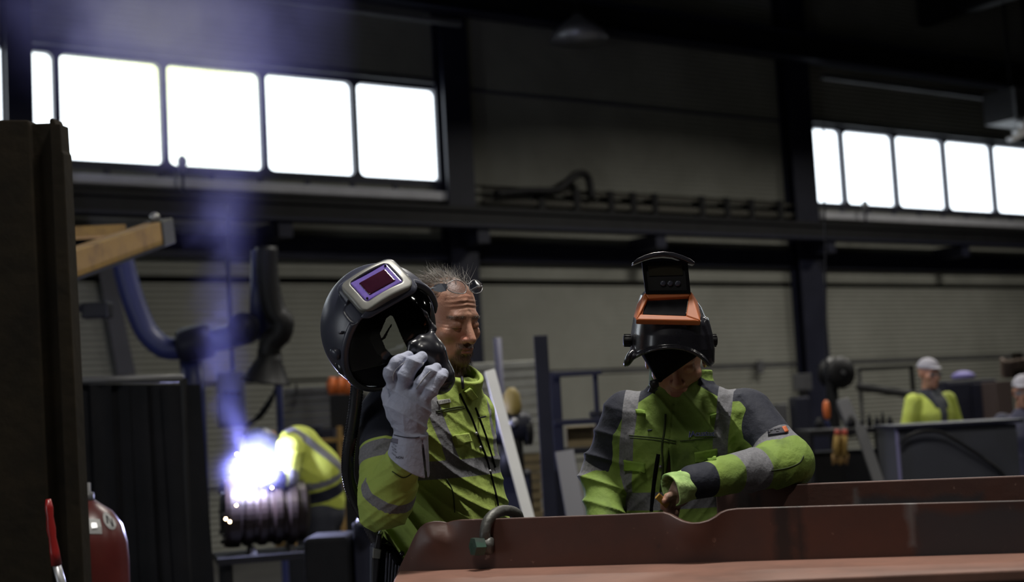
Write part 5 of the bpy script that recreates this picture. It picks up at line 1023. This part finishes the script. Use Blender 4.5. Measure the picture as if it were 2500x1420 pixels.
# ================================================================== worn welding helmet with the flip-up window
O2 = P(1640, 800, 3.80); K2 = 3.80/F
def g2(x, y, c=0.0): return np.array([(x-1640)*K2, -(y-800)*K2, c])
def toW2(q): return O2+HX.T@np.asarray(q, float)
def W3(f): return lambda p: f((p-O2)@HX.T)
bY = np.array([900, 880, 850, 815, 780, 750, 720, 700, 690]); bB = -(bY-800)*K2
bW = .955*np.array([.108, .112, .113, .109, .101, .090, .072, .045, .01]); bC = np.array([.01, .005, 0, -.005, -.012, -.02, -.035, -.05, -.06]); bD = np.array([.122, .128, .133, .134, .130, .115, .088, .055, .02]); bX = (np.array([1638, 1638, 1638, 1637, 1636, 1634, 1630, 1628, 1628])-1640)*K2
def dome(q, grow=0.0):
    b = q[:, 1]; w = np.interp(b, bB, bW)+grow; c0 = np.interp(b, bB, bC); dd = np.interp(b, bB, bD)+grow; x0 = np.interp(b, bB, bX); n = 2.5
    k = (np.abs((q[:, 0]-x0)/w)**n+np.abs((q[:, 2]-c0)/dd)**n)**(1/n); return smax((k-1)*np.minimum(w, dd)*.85, b-bB[-1], .01)
hw = empty('welding_helmet', toW2((0, 0, 0)), 'black welding helmet with orange frame and raised flip window on the leaning man', 'welding helmet')
l2, h2 = toW2((0, 0, 0))-.25, toW2((0, 0, 0))+.25
def arch(q): x0, y0, _ = g2(1622, 926); return (np.sqrt(((q[:, 0]-x0)/(109*K2))**2+((q[:, 1]-y0)/(83*K2))**2)-1)*80*K2
win_n = unit(np.array([0, .74, .67]))
def shell2(q):
    d = np.abs(dome(q)+.003)-.003; cut = smax(-arch(q), -(q[:, 2]+.06), .005); d = smax(d, cut, .004); d = smax(d, -(q[:, 1]+94*K2), .006)
    fl = s_ell(q, g2(1533, 872, .045), (.010, .026, .03), np.array([unit([1, -.5, .3]), unit([.5, 1, 0]), unit(np.cross(unit([1, -.5, .3]), unit([.5, 1, 0])))])); d = smin(d, fl, .012)
    lip = smax(np.abs(arch(q))-.004, np.abs(dome(q))-.006, .003); lip = smax(smax(lip, -(q[:, 2]+.02), .003), -(q[:, 1]+90*K2), .003); d = smin(d, lip, .005)
    side = smax(np.abs(dome(q)-.001)-.004, s_box(q, g2(1722, 830, .02), (.06, .062, .075), np.array([unit([1, .15, 0]), unit([-.15, 1, 0]), [0, 0, 1.0]]), .02), .004); d = smin(d, side, .004)
    return smax(d, -s_box(q, g2(1620, 738, .085), (.060, .028, .06), np.array([[1, 0, 0], np.cross(win_n, [1, 0, 0]), win_n]), .004), .003)
sdf_mesh(W3(shell2), l2, h2, .0024, 'shell', hw, [M_['gloss']])
def bib(q):
    d = s_cone(q, g2(1624, 846, .02), g2(1605, 922, .055), .088, .009); return d
def bib2(q): return smax(smax(bib(q), np.where(q[:, 1] > -60*K2, dome(q, -.012), -1), .006), -(q[:, 2]+.0), .006)
sdf_mesh(W3(bib2), l2, h2, .0028, 'chin_bib', hw, [M_['matte']])
# orange window frame: ring of four bars on the sloping brow
cy = lambda y: .080+(y-714)/66*.058
outer = [(1566, 714), (1680, 711), (1694, 780), (1542, 777)]; inner = [(1574, 727), (1672, 722), (1660, 768), (1552, 764)]
om = mat('orange_helmet_plastic', (.42, .105, .018), .38, 0, (.34, .085, .02), 14, rough2=.5)
for i in range(4):
    j = (i+1) % 4; poly = [toW2(g2(x, y, cy(y)+.004)) for x, y in (outer[i], outer[j], inner[j], inner[i])]; MB().prism(poly, HX.T@(-win_n*.018)).build('frame_bar', om, hw, bevel=.003)
poly = [toW2(g2(x, y, cy(y)-.008)) for x, y in inner]; MB().prism(poly, HX.T@(-win_n*.006)).build('window_glass', mat('dark_window_glass', (.006, .006, .007), .12, 0, (.012, .012, .014), 30), hw)
MB().prism([toW2(g2(x, y, c)) for x, y, c in ((1680, 712, .080), (1697, 735, .055), (1703, 770, .070), (1694, 781, .135))], HX.T@np.array([-.012, -.004, 0])).build('frame_cheek', om, hw, bevel=.003)
MB().prism([toW2(g2(x, y, c)) for x, y, c in ((1566, 714, .080), (1548, 742, .075), (1538, 772, .10), (1542, 779, .135))], HX.T@np.array([.012, -.004, 0])).build('frame_cheek', om, hw, bevel=.003)
lid = MB().prism([toW2(g2(x, y, c)) for x, y, c in ((1561, 640, .070), (1670, 637, .070), (1676, 716, .084), (1569, 717, .084))], HX.T@np.array([0, 0, -.014])).build('flip_lid', M_['rubber'], hw, bevel=.004)
ring_o = [(1561, 640), (1670, 637), (1676, 716), (1569, 717)]; ring_i = [(1568, 645), (1663, 643), (1667, 708), (1575, 709)]
for i in range(4):
    j = (i+1) % 4; MB().prism([toW2(g2(x, y, .0705+(y-640)/76*.014)) for x, y in (ring_o[i], ring_o[j], ring_i[j], ring_i[i])], HX.T@np.array([0, 0, .005])).build('lid_rim', M_['matte'], hw)
MB().prism([toW2(g2(x, y, .0708+(y-640)/76*.014)) for x, y in ((1575, 650), (1656, 648), (1659, 672), (1578, 674))], HX.T@np.array([0, 0, .002])).build('lid_filter', mat('smoky_filter', (.022, .02, .014), .15), hw)
for x in (1611, 1628, 1646): MB().lathe([(.0075, 0), (.0075, .003), (.004, .004)], toW2(g2(x, 692, .081)), -FW, 14).build('dial', M_['satin'], hw, True)
br = [(1538, 641), (1548, 632), (1566, 624), (1588, 618), (1611, 616), (1634, 618), (1656, 625), (1674, 633), (1685, 641)]
top = [g2(x, y, .098-.0000*abs(x-1611)) for x, y in br]; bot = [g2(x, y+(11 if 1545 < x < 1680 else 6), .098) for x, y in br]
MB().prism([toW2(q) for q in top+bot[::-1]], HX.T@np.array([0, -.004, -.05])).build('lid_brim', M_['gloss'], hw, True, bevel=.002)
for x, s_ in ((1530, -1), (1738, 1)):
    o_ = toW2(g2(x, 830, .02)); MB().lathe([(.013, -.012), (.0155, -.009), (.0155, .008), (.012, .011)], o_, RT*s_, 20).build('side_knob', M_['rubber'], hw, True)
    for k in range(8):
        an = 2*math.pi*k/8; MB().box(o_+(UP*math.cos(an)+FW*math.sin(an))*.0155, (.009, .0015, .0015), np.array([RT, UP, FW])).build('knob_rib', M_['rubber'], hw)
MB().lathe([(.004, -.012), (.011, -.008), (.013, .004), (.009, .012)], P(1597, 938, 3.70), unit(UP-.3*RT), 14).build('chin_knob', M_['rubber'], hw, True); MB().tube([P(1604, 925, 3.71), P(1597, 938, 3.70), P(1590, 958, 3.70)], [.003, .006, .010], 8).build('chin_strap', M_['rubber'], hw, True)
# ================================================================== leaning worker wearing the flip-front helmet
a_ = math.radians(-11); fr2 = np.array([math.sin(a_), -math.cos(a_), 0])
rows2 = [(1652, 1420, 4.02, .165, .125), (1652, 1330, 4.02, .160, .125), (1650, 1250, 4.01, .160, .128), (1652, 1150, 3.99, .178, .134), (1655, 1070, 3.97, .200, .134), (1662, 1010, 3.96, .195, .115), (1664, 970, 3.95, .155, .092), (1665, 942, 3.95, .095, .078), (1664, 920, 3.95, .074, .070)]
T2 = Loft(rows2, fr2); rt2 = T2.rt; Z2 = lambda y, x=1655: P(x, y, 3.92)[2]
a2L = Limb([P(1822, 1015, 3.94), P(1925, 1128, 3.82), P(1694, 1176, 3.61)], [.078, .060, .044], .04); a2R = Limb([P(1530, 1012, 3.97), P(1474, 1160, 3.99), P(1478, 1300, 3.86)], [.068, .056, .048], .04)
c2a, c2b = P(1662, 965, 3.95), P(1662, 902, 3.955)
def jacket2(p):
    d = T2(p); s, g, w, dd = T2.local(p); d = d-.013*fold(p, unit(np.array([.9, 0, .45])), 44, .9, 2.0, 9)-.004*fold(p, unit(np.array([.6, 0, -.6])), 85, .2, 2.0, 13)-.014*fold(p, unit(np.array([-.7, 0, .6])), 30, 3.1, 1.8, 7)*np.clip((Z2(1080)-p[:, 2])/.1, 0, 1)-.003*wav(p, 24)
    gapw = .010*np.clip((Z2(1090)-p[:, 2])/.10, 0, 1); d = smax(d, -np.maximum(np.abs(s-.012)-gapw, -(g-.06)), .006)
    D, t, ax = a2L(p, True); fore = np.clip(t-.8, 0, 1); D = D-.014*fold(p, unit(np.array([.75, .1, -.75])), 46, .5, 1.5, 9)*(.4+.6*fore)-.003*wav(p+2, 26); d = smin(d, D, .025)
    D, t, ax = a2R(p, True); D = D-.012*fold(p, unit(np.array([.3, 0, 1.0])), 44, 2.2, 1.8, 9)-.003*wav(p+3, 26); d = smin(d, D, .025)
    return smin(d, ring_collar(p, c2a, c2b, .082, .080, .0075, fr2, .55), .012)
def masks2(v):
    dt = T2(v); dl, tl, al = a2L(v, True); dr, tr, ar = a2R(v, True); z = v[:, 2]; s, g, w, dd = T2.local(v); onL = (dl < dt-.002) & (dl < dr); onR = (dr < dt-.002) & ~onL; zc = Z2; kL = np.clip((np.minimum(dt, dr)-dl)/.014+.5, 0, 1); kR = np.clip((np.minimum(dt, dl)-dr)/.014+.5, 0, 1); cl = lambda a: np.clip(a, -.02, .02); sel = lambda a, b, c: (cl(a)*kL+cl(b)*(1-kL))*(1-kR)+cl(c)*kR if False else np.where(kL > kR, cl(a)*kL+cl(b)*(1-kL), cl(c)*kR+cl(b)*(1-kR))
    hor = np.minimum(z-zc(1240), zc(1196)-z); br = .020-np.abs(np.abs(s-.004)-.128); grey = np.maximum(hor, np.minimum(br, z-zc(1200)))
    yoke = z-zc(987)-.62*np.clip(.13-np.abs(s), 0, .09)
    grey = sel(np.maximum.reduce([np.minimum(tl-.60, .84-tl)*.15, np.minimum(tl-1.34, 1.60-tl)*.22, np.minimum((.35-tl)*.15, .021-np.abs(np.abs(s-.004)-.132))]), grey, np.maximum(np.minimum(tr-.86, 1.13-tr)*.14, np.minimum((.25-tr)*.15, .020-np.abs(np.abs(s-.004)-.130))))
    out = al@unit(np.array([.35, -.2, 1.0])); outR = ar@unit(np.array([-1.0, -.25, .35]))
    navy = sel(np.maximum(np.minimum((.66-tl)*.15, out+.018), (tl-1.86)*.2), yoke, np.minimum((.9-tr)*.15, outR-.012)); navy = np.minimum(navy, ring_collar(v, c2a, c2b, .082, .080, .0075, fr2, .55)-.004); return dict(grey=grey, navy=navy)
m2 = empty('person', floor_under(P(1655, 1250, 3.99)), 'leaning man in stained hi-vis jacket resting his arm on the girder', 'person')
J2o = sdf_mesh(jacket2, np.array([P(1400, 1200, 3.9)[0], 3.48, Z2(1415)]), np.array([P(2020, 1100, 3.9)[0], 4.25, Z2(885)]), .0036, 'jacket', m2, [M_['jacket2']], masks2)
H2c = P(1650, 872, 3.93); H2 = head_frame(math.radians(-6), math.radians(-24), math.radians(2)); fingers = []
for k, (x0, y0, x1, y1, x2, y2, dz) in enumerate(((1637, 1208, 1622, 1222, 1618, 1238, 0.0), (1640, 1218, 1628, 1236, 1626, 1251, .008), (1646, 1226, 1637, 1245, 1637, 1259, .016), (1655, 1232, 1649, 1250, 1650, 1263, .024))): fingers.append([P(x0, y0, 3.575+dz), P(x1, y1, 3.560+dz), P(x2, y2, 3.570+dz)])
def body2(p):
    q = (p-H2c)@H2.T; d = head_local(q); nb = H2c+H2.T@np.array([0, -.035, -.06]); d = smin(d, s_cone(p, nb, P(1662, 985, 3.97), .056, .066), .02); d = smin(d, T2(p, -.03), .02); D = Limb([P(1822, 1015, 3.94), P(1925, 1128, 3.82), P(1700, 1176, 3.62), P(1664, 1190, 3.59)], [.05, .042, .034, .027], .03)(p); d = smin(d, D, .02)
    d = smin(d, Limb([P(1530, 1012, 3.97), P(1474, 1160, 3.99), P(1478, 1310, 3.86), P(1480, 1350, 3.82)], [.045, .04, .032, .03], .03)(p), .02)
    hnd = s_ell(p, P(1655, 1213, 3.585), (.036, .018, .026), np.array([unit(RT+.5*UP), FW, unit(UP-.5*RT)])); d = smin(d, hnd, .014)
    for c in fingers: d = smin(d, Limb(c, [.0092, .0085, .0072], .006)(p), .002)
    return smin(d, Limb([P(1644, 1206, 3.57), P(1630, 1212, 3.552), P(1622, 1222, 3.545)], [.010, .0085, .007], .006)(p), .006)
def skin2(v):
    q = (v-H2c)@H2.T; x = np.abs(q[:, 0]); y, z = q[:, 1], q[:, 2]; n = wav(q, 120)*.006; mouth = (np.abs(z+.067) < .0085)*(x < .019)*(y > .08)
    return dict(beard=np.clip((-.074-z+n)/.010, 0, 1)*np.clip((.045-x+n)/.012, 0, 1)*(y > .03)*.7, lip=mouth*.7, blush=np.clip(1-np.linalg.norm(np.stack([x, y-.1, z+.03], 1)/np.array([.03, .04, .02]), axis=1), 0, 1)*.6)
sdf_mesh(body2, np.array([P(1425, 1200, 3.9)[0], 3.50, Z2(1400)]), np.array([P(1990, 1100, 3.9)[0], 4.2, H2c[2]+.16]), .0028, 'body', m2, [M_['skin2']], skin2)
hd2 = lambda p: head_local((p-H2c)@H2.T); bq, bn_, bL = hair_roots(7000, lambda L: (np.abs(L[:, 0]) < .042) & (L[:, 2] < -.078) & (L[:, 1] > .04), H2, H2c, hd2); n = len(bq)
strands(bq-bn_*.001, bn_*.45-np.array([0, 0, 1.0])*.9+rng.normal(size=(n, 3))*.22, .012+.014*rng.random(n), .0006, np.tile([0, 0, -.1], (n, 1)), 'beard', mat('grey_beard', (.12, .095, .08), .6, 0, (.22, .2, .18), 60), m2)
# knitted cuff on the resting arm
ka, kb = P(1712, 1172, 3.620), P(1636, 1197, 3.580); kax = unit(kb-ka)
def cuff2(p):
    q = p-ka; t = q@kax; L_ = np.linalg.norm(kb-ka); r_ = np.linalg.norm(q-t[:, None]*kax, axis=1); R_ = np.interp(t/L_, [0, .5, .93, 1.0], [.036, .036, .040, .0415]); ang = np.arctan2(q@UP, q@FW); d = np.abs(r_-R_-.0015*np.sin(ang*9+t*60))-.003; d = smax(d, np.abs(t-L_/2)-L_/2, .003); return d
sdf_mesh(cuff2, np.minimum(ka, kb)-.07, np.maximum(ka, kb)+.07, .0022, 'knit_cuff', m2, [mat('pale_green_knit', (.42, .60, .22), .85, 0, (.20, .34, .10), 11, 5, (.42, .62), bump=.3, bscale=90)])
def trousers2(p):
    c = floor_under(P(1652, 1330, 4.02)); hip = np.array([c[0], c[1], Z2(1400)]); d = s_ell(p, hip, (.17, .14, .15))
    for s_ in (-1, 1): d = smin(d, Limb([hip+rt2*s_*.09-np.array([0, 0, .05]), np.array([c[0], c[1], .52])+rt2*s_*.11+fr2*.02, np.array([c[0], c[1], .08])+rt2*s_*.12], [.095, .07, .06], .03)(p), .04)
    return d
cx2 = P(1652, 1330, 4.02); sdf_mesh(trousers2, np.array([cx2[0]-.3, 3.7, 0]), np.array([cx2[0]+.3, 4.35, Z2(1310)]), .011, 'trousers', m2, [M_['trousers']])
for s_ in (-1, 1):
    c = floor_under(cx2)+rt2*s_*.12; sdf_mesh(lambda p: np.maximum(np.minimum(boot(c, fr2)(p), s_cone(p, c+np.array([0, 0, .045]), c+fr2*.12+np.array([0, 0, .04]), .05, .042)), .003-p[:, 2]), c-np.array([.2, .25, .02]), c+np.array([.2, .2, .2]), .012, 'boot', m2, [M_['rubber']])
J2 = jacket2
patch(J2, [(1524, 1122), (1575, 1130), (1576, 1153), (1526, 1148)], 'pocket_flap', M_['cloth2'], J2o, lift=.007, thick=.010); patch(J2, [(1695, 1104), (1750, 1094), (1749, 1122), (1697, 1128)], 'pocket_flap', M_['cloth2'], J2o, lift=.007, thick=.010)
for pts in ([(1536, 1062), (1570, 1065), (1610, 1069), (1650, 1076)], [(1538, 1068), (1575, 1071), (1612, 1075), (1650, 1082)], [(1660, 1076), (1700, 1072), (1750, 1066)], [(1884, 1148), (1920, 1142), (1950, 1130), (1962, 1112)]): seam(J2, pts, 'seam', M_['thread'], J2o, .0014)
for c in ([(1553, 999), (1575, 1003), (1577, 1013), (1554, 1009)], [(1733, 1012), (1748, 1008), (1746, 1018), (1734, 1022)]): patch(J2, c, 'loop_tab', M_['cloth2'], J2o, 5, 3, .006)
text_on(J2, 'iAcustus', (1713, 1058), 13, .06, 'name_print_outline', mat('white_print', (.42, .42, .50), .7), J2o, .0042, .034); text_on(J2, 'iAcustus', (1713, 1058), 13, .06, 'name_print', mat('blue_print', (.04, .05, .22), .7), J2o, .0050, .006)
patch(J2, [(1874, 1050), (1918, 1042), (1921, 1058), (1876, 1064)], 'sleeve_badge', M_['ink'], J2o, 8, 4, .004); patch(J2, [(1908, 1044), (1916, 1042), (1924, 1055), (1916, 1058)], 'badge_stripe', mat('orange_badge', (.42, .09, .02), .6), J2o, 4, 4, .0055)
for x, y in ((1880, 1056), (1884, 1052), (1893, 1050), (1900, 1049), (1884, 1061), (1898, 1055)): q, n_ = trace(J2, [(x, y)]); MB().box(q[0]+n_[0]*.0045, (.0035, .001, .001), HX).build('badge_mark', M_['alu'], J2o)
seam(J2, [(1607, 1108), (1600, 1150), (1594, 1200), (1590, 1248)], 'zip', M_['matte'], J2o, .006, -.001); seam(J2, [(1625, 1010), (1622, 1050), (1616, 1090), (1618, 1140), (1612, 1200)], 'placket_edge', M_['thread'], J2o, .003)
patch(J2, [(1582, 1049), (1592, 1047), (1592, 1050), (1582, 1052)], 'pen_tip', M_['satin'], J2o, 3, 2, .004)
q, n_ = trace(J2, [(1612, 1138)]); MB().lathe([(.004, 0), (.004, .004), (.002, .005)], q[0], n_[0], 10).build('zip_puller', M_['alu'], J2o, True)
# yellow folding rule in his hand
fr_ = empty('folding_rule', P(1614, 1218, 3.552), 'yellow folding rule held in the leaning man\'s hand', 'ruler'); ry = mat('yellow_rule', (.34, .20, .03), .5, 0, (.26, .15, .02), 20)
rd = unit(P(1632, 1236, 3.560)-P(1608, 1214, 3.552)); rs = unit(np.cross(rd, FW))
for k in range(4): MB().box(P(1617, 1222, 3.555)+FW*(k*.0042-.006)+rs*.0006*k, (.019, .0075, .0017), np.array([rd, rs, np.cross(rd, rs)])).build('rule_blade', ry, fr_)
# ================================================================== distant people
def simple_person(name, label, jac, trz, skin, bounds, h, jm, jmask=None):
    r = empty(name, floor_under((bounds[0]+bounds[1])/2), label, 'person'); sdf_mesh(jac, bounds[0], bounds[1], h, 'jacket', r, [jm], jmask); sdf_mesh(skin, bounds[0], bounds[1], h*.7, 'body', r, [M_['skin']], lambda v: dict(beard=np.zeros(len(v)), lip=np.zeros(len(v)), blush=np.zeros(len(v)))); sdf_mesh(trz, np.array([bounds[0][0], bounds[0][1], 0]), bounds[1], h*1.2, 'trousers', r, [M_['trousers']]); return r
# bending welder
hipw, shw, hdw = P(784, 1222, 9.15), P(728, 1096, 9.05), P(650, 1098, 8.98)
wl = Limb([P(708, 1092, 8.92), P(700, 1168, 8.78), P(654, 1172, 8.70)], [.085, .065, .048], .03); wr_ = Limb([P(738, 1088, 9.22), P(716, 1150, 9.2), P(662, 1150, 8.98)], [.085, .065, .048], .03); tw = Limb([hipw, (hipw+shw)/2+np.array([.03, 0, .02]), shw], [.155, .165, .15], .06)
def jw(p): return smin(smin(tw(p), wl(p), .03), wr_(p), .03)-.006*fold(p, unit(np.array([.6, 0, 1])), 30, .4)
def jwm(v):
    d, t, ax = tw(v, True); dl, tl, al = wl(v, True); on = dl < d-.004
    return dict(grey=np.where(on, np.minimum(tl-.85, 1.15-tl)*.1, np.maximum(np.minimum(t-.72, .98-t)*.12, np.where(t > .9, .025-np.abs((v-shw)@unit(np.array([.45, .2, .6]))-.06), -1))), navy=np.where(on, np.maximum((tl-1.3)*.1, -(al@unit(np.array([0, 0, 1.0])))-.045), np.minimum(t-.22, .62-t)*.12))
def tzw(p):
    d = s_ell(p, hipw-np.array([0, 0, .08]), (.15, .15, .15))
    for s_ in (-1, 1): d = smin(d, Limb([hipw+np.array([0, s_*.1, -.1]), np.array([hipw[0]-.02, hipw[1]+s_*.12, .5]), np.array([hipw[0]+.05, hipw[1]+s_*.13, .06])], [.10, .08, .07], .03)(p), .04)
    return d
Hw = head_frame(math.radians(-80), math.radians(-35)); skw = lambda p: smin(smin(head_local((p-hdw)@Hw.T), s_cone(p, hdw, shw, .06, .07), .03), smin(tw(p)+.04, s_cone(p, P(700, 1168, 8.78), P(640, 1172, 8.68), .04, .04), .02), .02)
pw = simple_person('person', 'welder in bright hi-vis jacket bent over the ribbed pipe', jw, tzw, skw, (np.array([P(610, 1100, 8.9)[0], 8.4, hipw[2]-.28]), np.array([P(850, 1100, 9.2)[0], 9.6, shw[2]+.25])), .010, M_['jacketbg'], jwm)
for s_ in (-1, 1): c = np.array([hipw[0]+.05, hipw[1]+s_*.13, 0]); sdf_mesh(lambda p: np.maximum(boot(c, np.array([-1.0, 0, 0]))(p), .003-p[:, 2]), c-np.array([.25, .15, .02]), c+np.array([.2, .15, .2]), .014, 'boot', pw, [M_['rubber']])
for z_, q0 in ((0, P(652, 1170, 8.70)),): sdf_mesh(lambda p: smin(s_ell(p, q0, (.05, .04, .05)), s_cone(p, q0, q0+np.array([.05, 0, .01]), .045, .055), .02), q0-.12, q0+.12, .010, 'glove', pw, [M_['navy']])
hwl = empty('welder_mask', hdw, 'dark welding mask worn by the bent welder beside the arc', 'welding helmet')
def maskf(p): q = (p-hdw)@Hw.T; d = np.abs(s_ell(q, (0, .02, .01), (.105, .13, .15)))-.006; return smax(smax(d, -(q[:, 1]+.12), .01), -(q[:, 2]+.13), .01)
sdf_mesh(maskf, hdw-.25, hdw+.25, .009, 'shell', hwl, [M_['satin']]); MB().box(hdw+Hw.T@np.array([0, .152, .03]), (.055, .006, .045), Hw).build('window', M_['maroon_glass'], hwl)
MB().tube([ARC+np.array([.015, 0, .02]), ARC+np.array([.06, -.02, .05]), P(652, 1165, 8.70)], [.010, .014, .02], 8).build('torch', M_['rubber'], pw, True)
# far standing man
def standing(xc, yt, Z, jm, jmask_kind, label, yaw=0.0):
    k = Z/F; head = P(xc, yt+44, Z); f_ = np.array([math.sin(yaw), -math.cos(yaw), 0]); r_ = np.cross(f_, (0, 0, 1)); neck = head+np.array([0, .02, -.13]); chest = neck+np.array([0, .01, -.20]); hip = chest+np.array([0, .01, -.42])
    tor = Limb([hip, chest, neck-np.array([0, 0, .06])], [.16, .17, .09], .06); arms = [Limb([neck+r_*s_*.17-np.array([0, 0, .10]), chest+r_*s_*.25-np.array([0, 0, .13]), hip+r_*s_*.25+f_*.12], [.075, .06, .045], .03) for s_ in (-1, 1)]
    jac = lambda p: smin(smin(tor(p), arms[0](p), .03), arms[1](p), .03)-.006*fold(p, unit(np.array([.5, 0, 1])), 26, .9); Hh = head_frame(yaw, -.12); hf = lambda p: smin(smin(head_local((p-head)@Hh.T), s_cone(p, head-np.array([0, -.02, .05]), chest, .055, .08), .02), np.minimum(tor(p)+.03, smin(arms[0](p)+.015, arms[1](p)+.015, .01)), .01)
    def tz(p):
        d = s_ell(p, hip-np.array([0, 0, .06]), (.15, .14, .14))
        for s_ in (-1, 1): d = smin(d, Limb([hip+r_*s_*.09-np.array([0, 0, .1]), np.array([hip[0], hip[1], .5])+r_*s_*.1, np.array([hip[0], hip[1], .05])+r_*s_*.11], [.09, .075, .065], .03)(p), .04)
        return d
    def jm_(v):
        s = (v-chest)@r_; g = (v-chest)@f_; z = v[:, 2]
        if jmask_kind == 'open': return dict(grey=np.where(g > .04, np.minimum(.035+.12*np.clip(z-chest[2], 0, .2)-np.abs(s), neck[2]-.02-z), -1), navy=np.where(z > chest[2]+.03, .105-np.abs(s)-.3*(neck[2]-.03-z), -1))
        return dict(grey=np.full(len(v), -1.0), navy=np.full(len(v), -1.0))
    rr_ = simple_person('person', label, jac, tz, hf, (np.array([head[0]-.42, head[1]-.35, hip[2]-.25]), np.array([head[0]+.42, head[1]+.4, head[2]+.2])), .011, jm, jm_)
    capf = lambda p: (lambda q: smin(smax(s_ell(q, (0, -.012, .048), (.086, .108, .088)), -(q[:, 2]-.045), .01), s_ell(q, (0, .10, .055), (.055, .05, .008)), .01))((p-head)@Hh.T); sdf_mesh(capf, head-.2, head+.2, .009, 'cap', rr_, [mat('pale_cap_cloth', (.36, .35, .40), .8)])
    for s_ in (-1, 1): MB().box(head+Hh.T@np.array([s_*.032, .096, .003]), (.026, .003, .015), Hh).build('eyeglass_lens', M_['alu'], rr_)
    for s_ in (-1, 1): c = np.array([hip[0], hip[1], 0])+r_*s_*.11; sdf_mesh(lambda p: np.maximum(boot(c, f_)(p), .003-p[:, 2]), c-np.array([.2, .25, .02]), c+np.array([.2, .2, .2]), .016, 'boot', rr_, [M_['rubber']])
    return rr_
standing(2268, 868, 12.0, mat_jacket('far_hi_vis_cloth', (.55, .64, .12), (.47, .56, .09), dirt_amt=.2, grey=(.05, .055, .065)), 'open', 'far man in open hi-vis jacket and pale cap behind the cabinet', math.radians(20))
standing(2500, 912, 11.0, mat_jacket('dark_far_cloth', (.03, .03, .06), (.04, .04, .08)), 'dark', 'person in dark jacket and pale cap cut by the right edge', math.radians(-25))
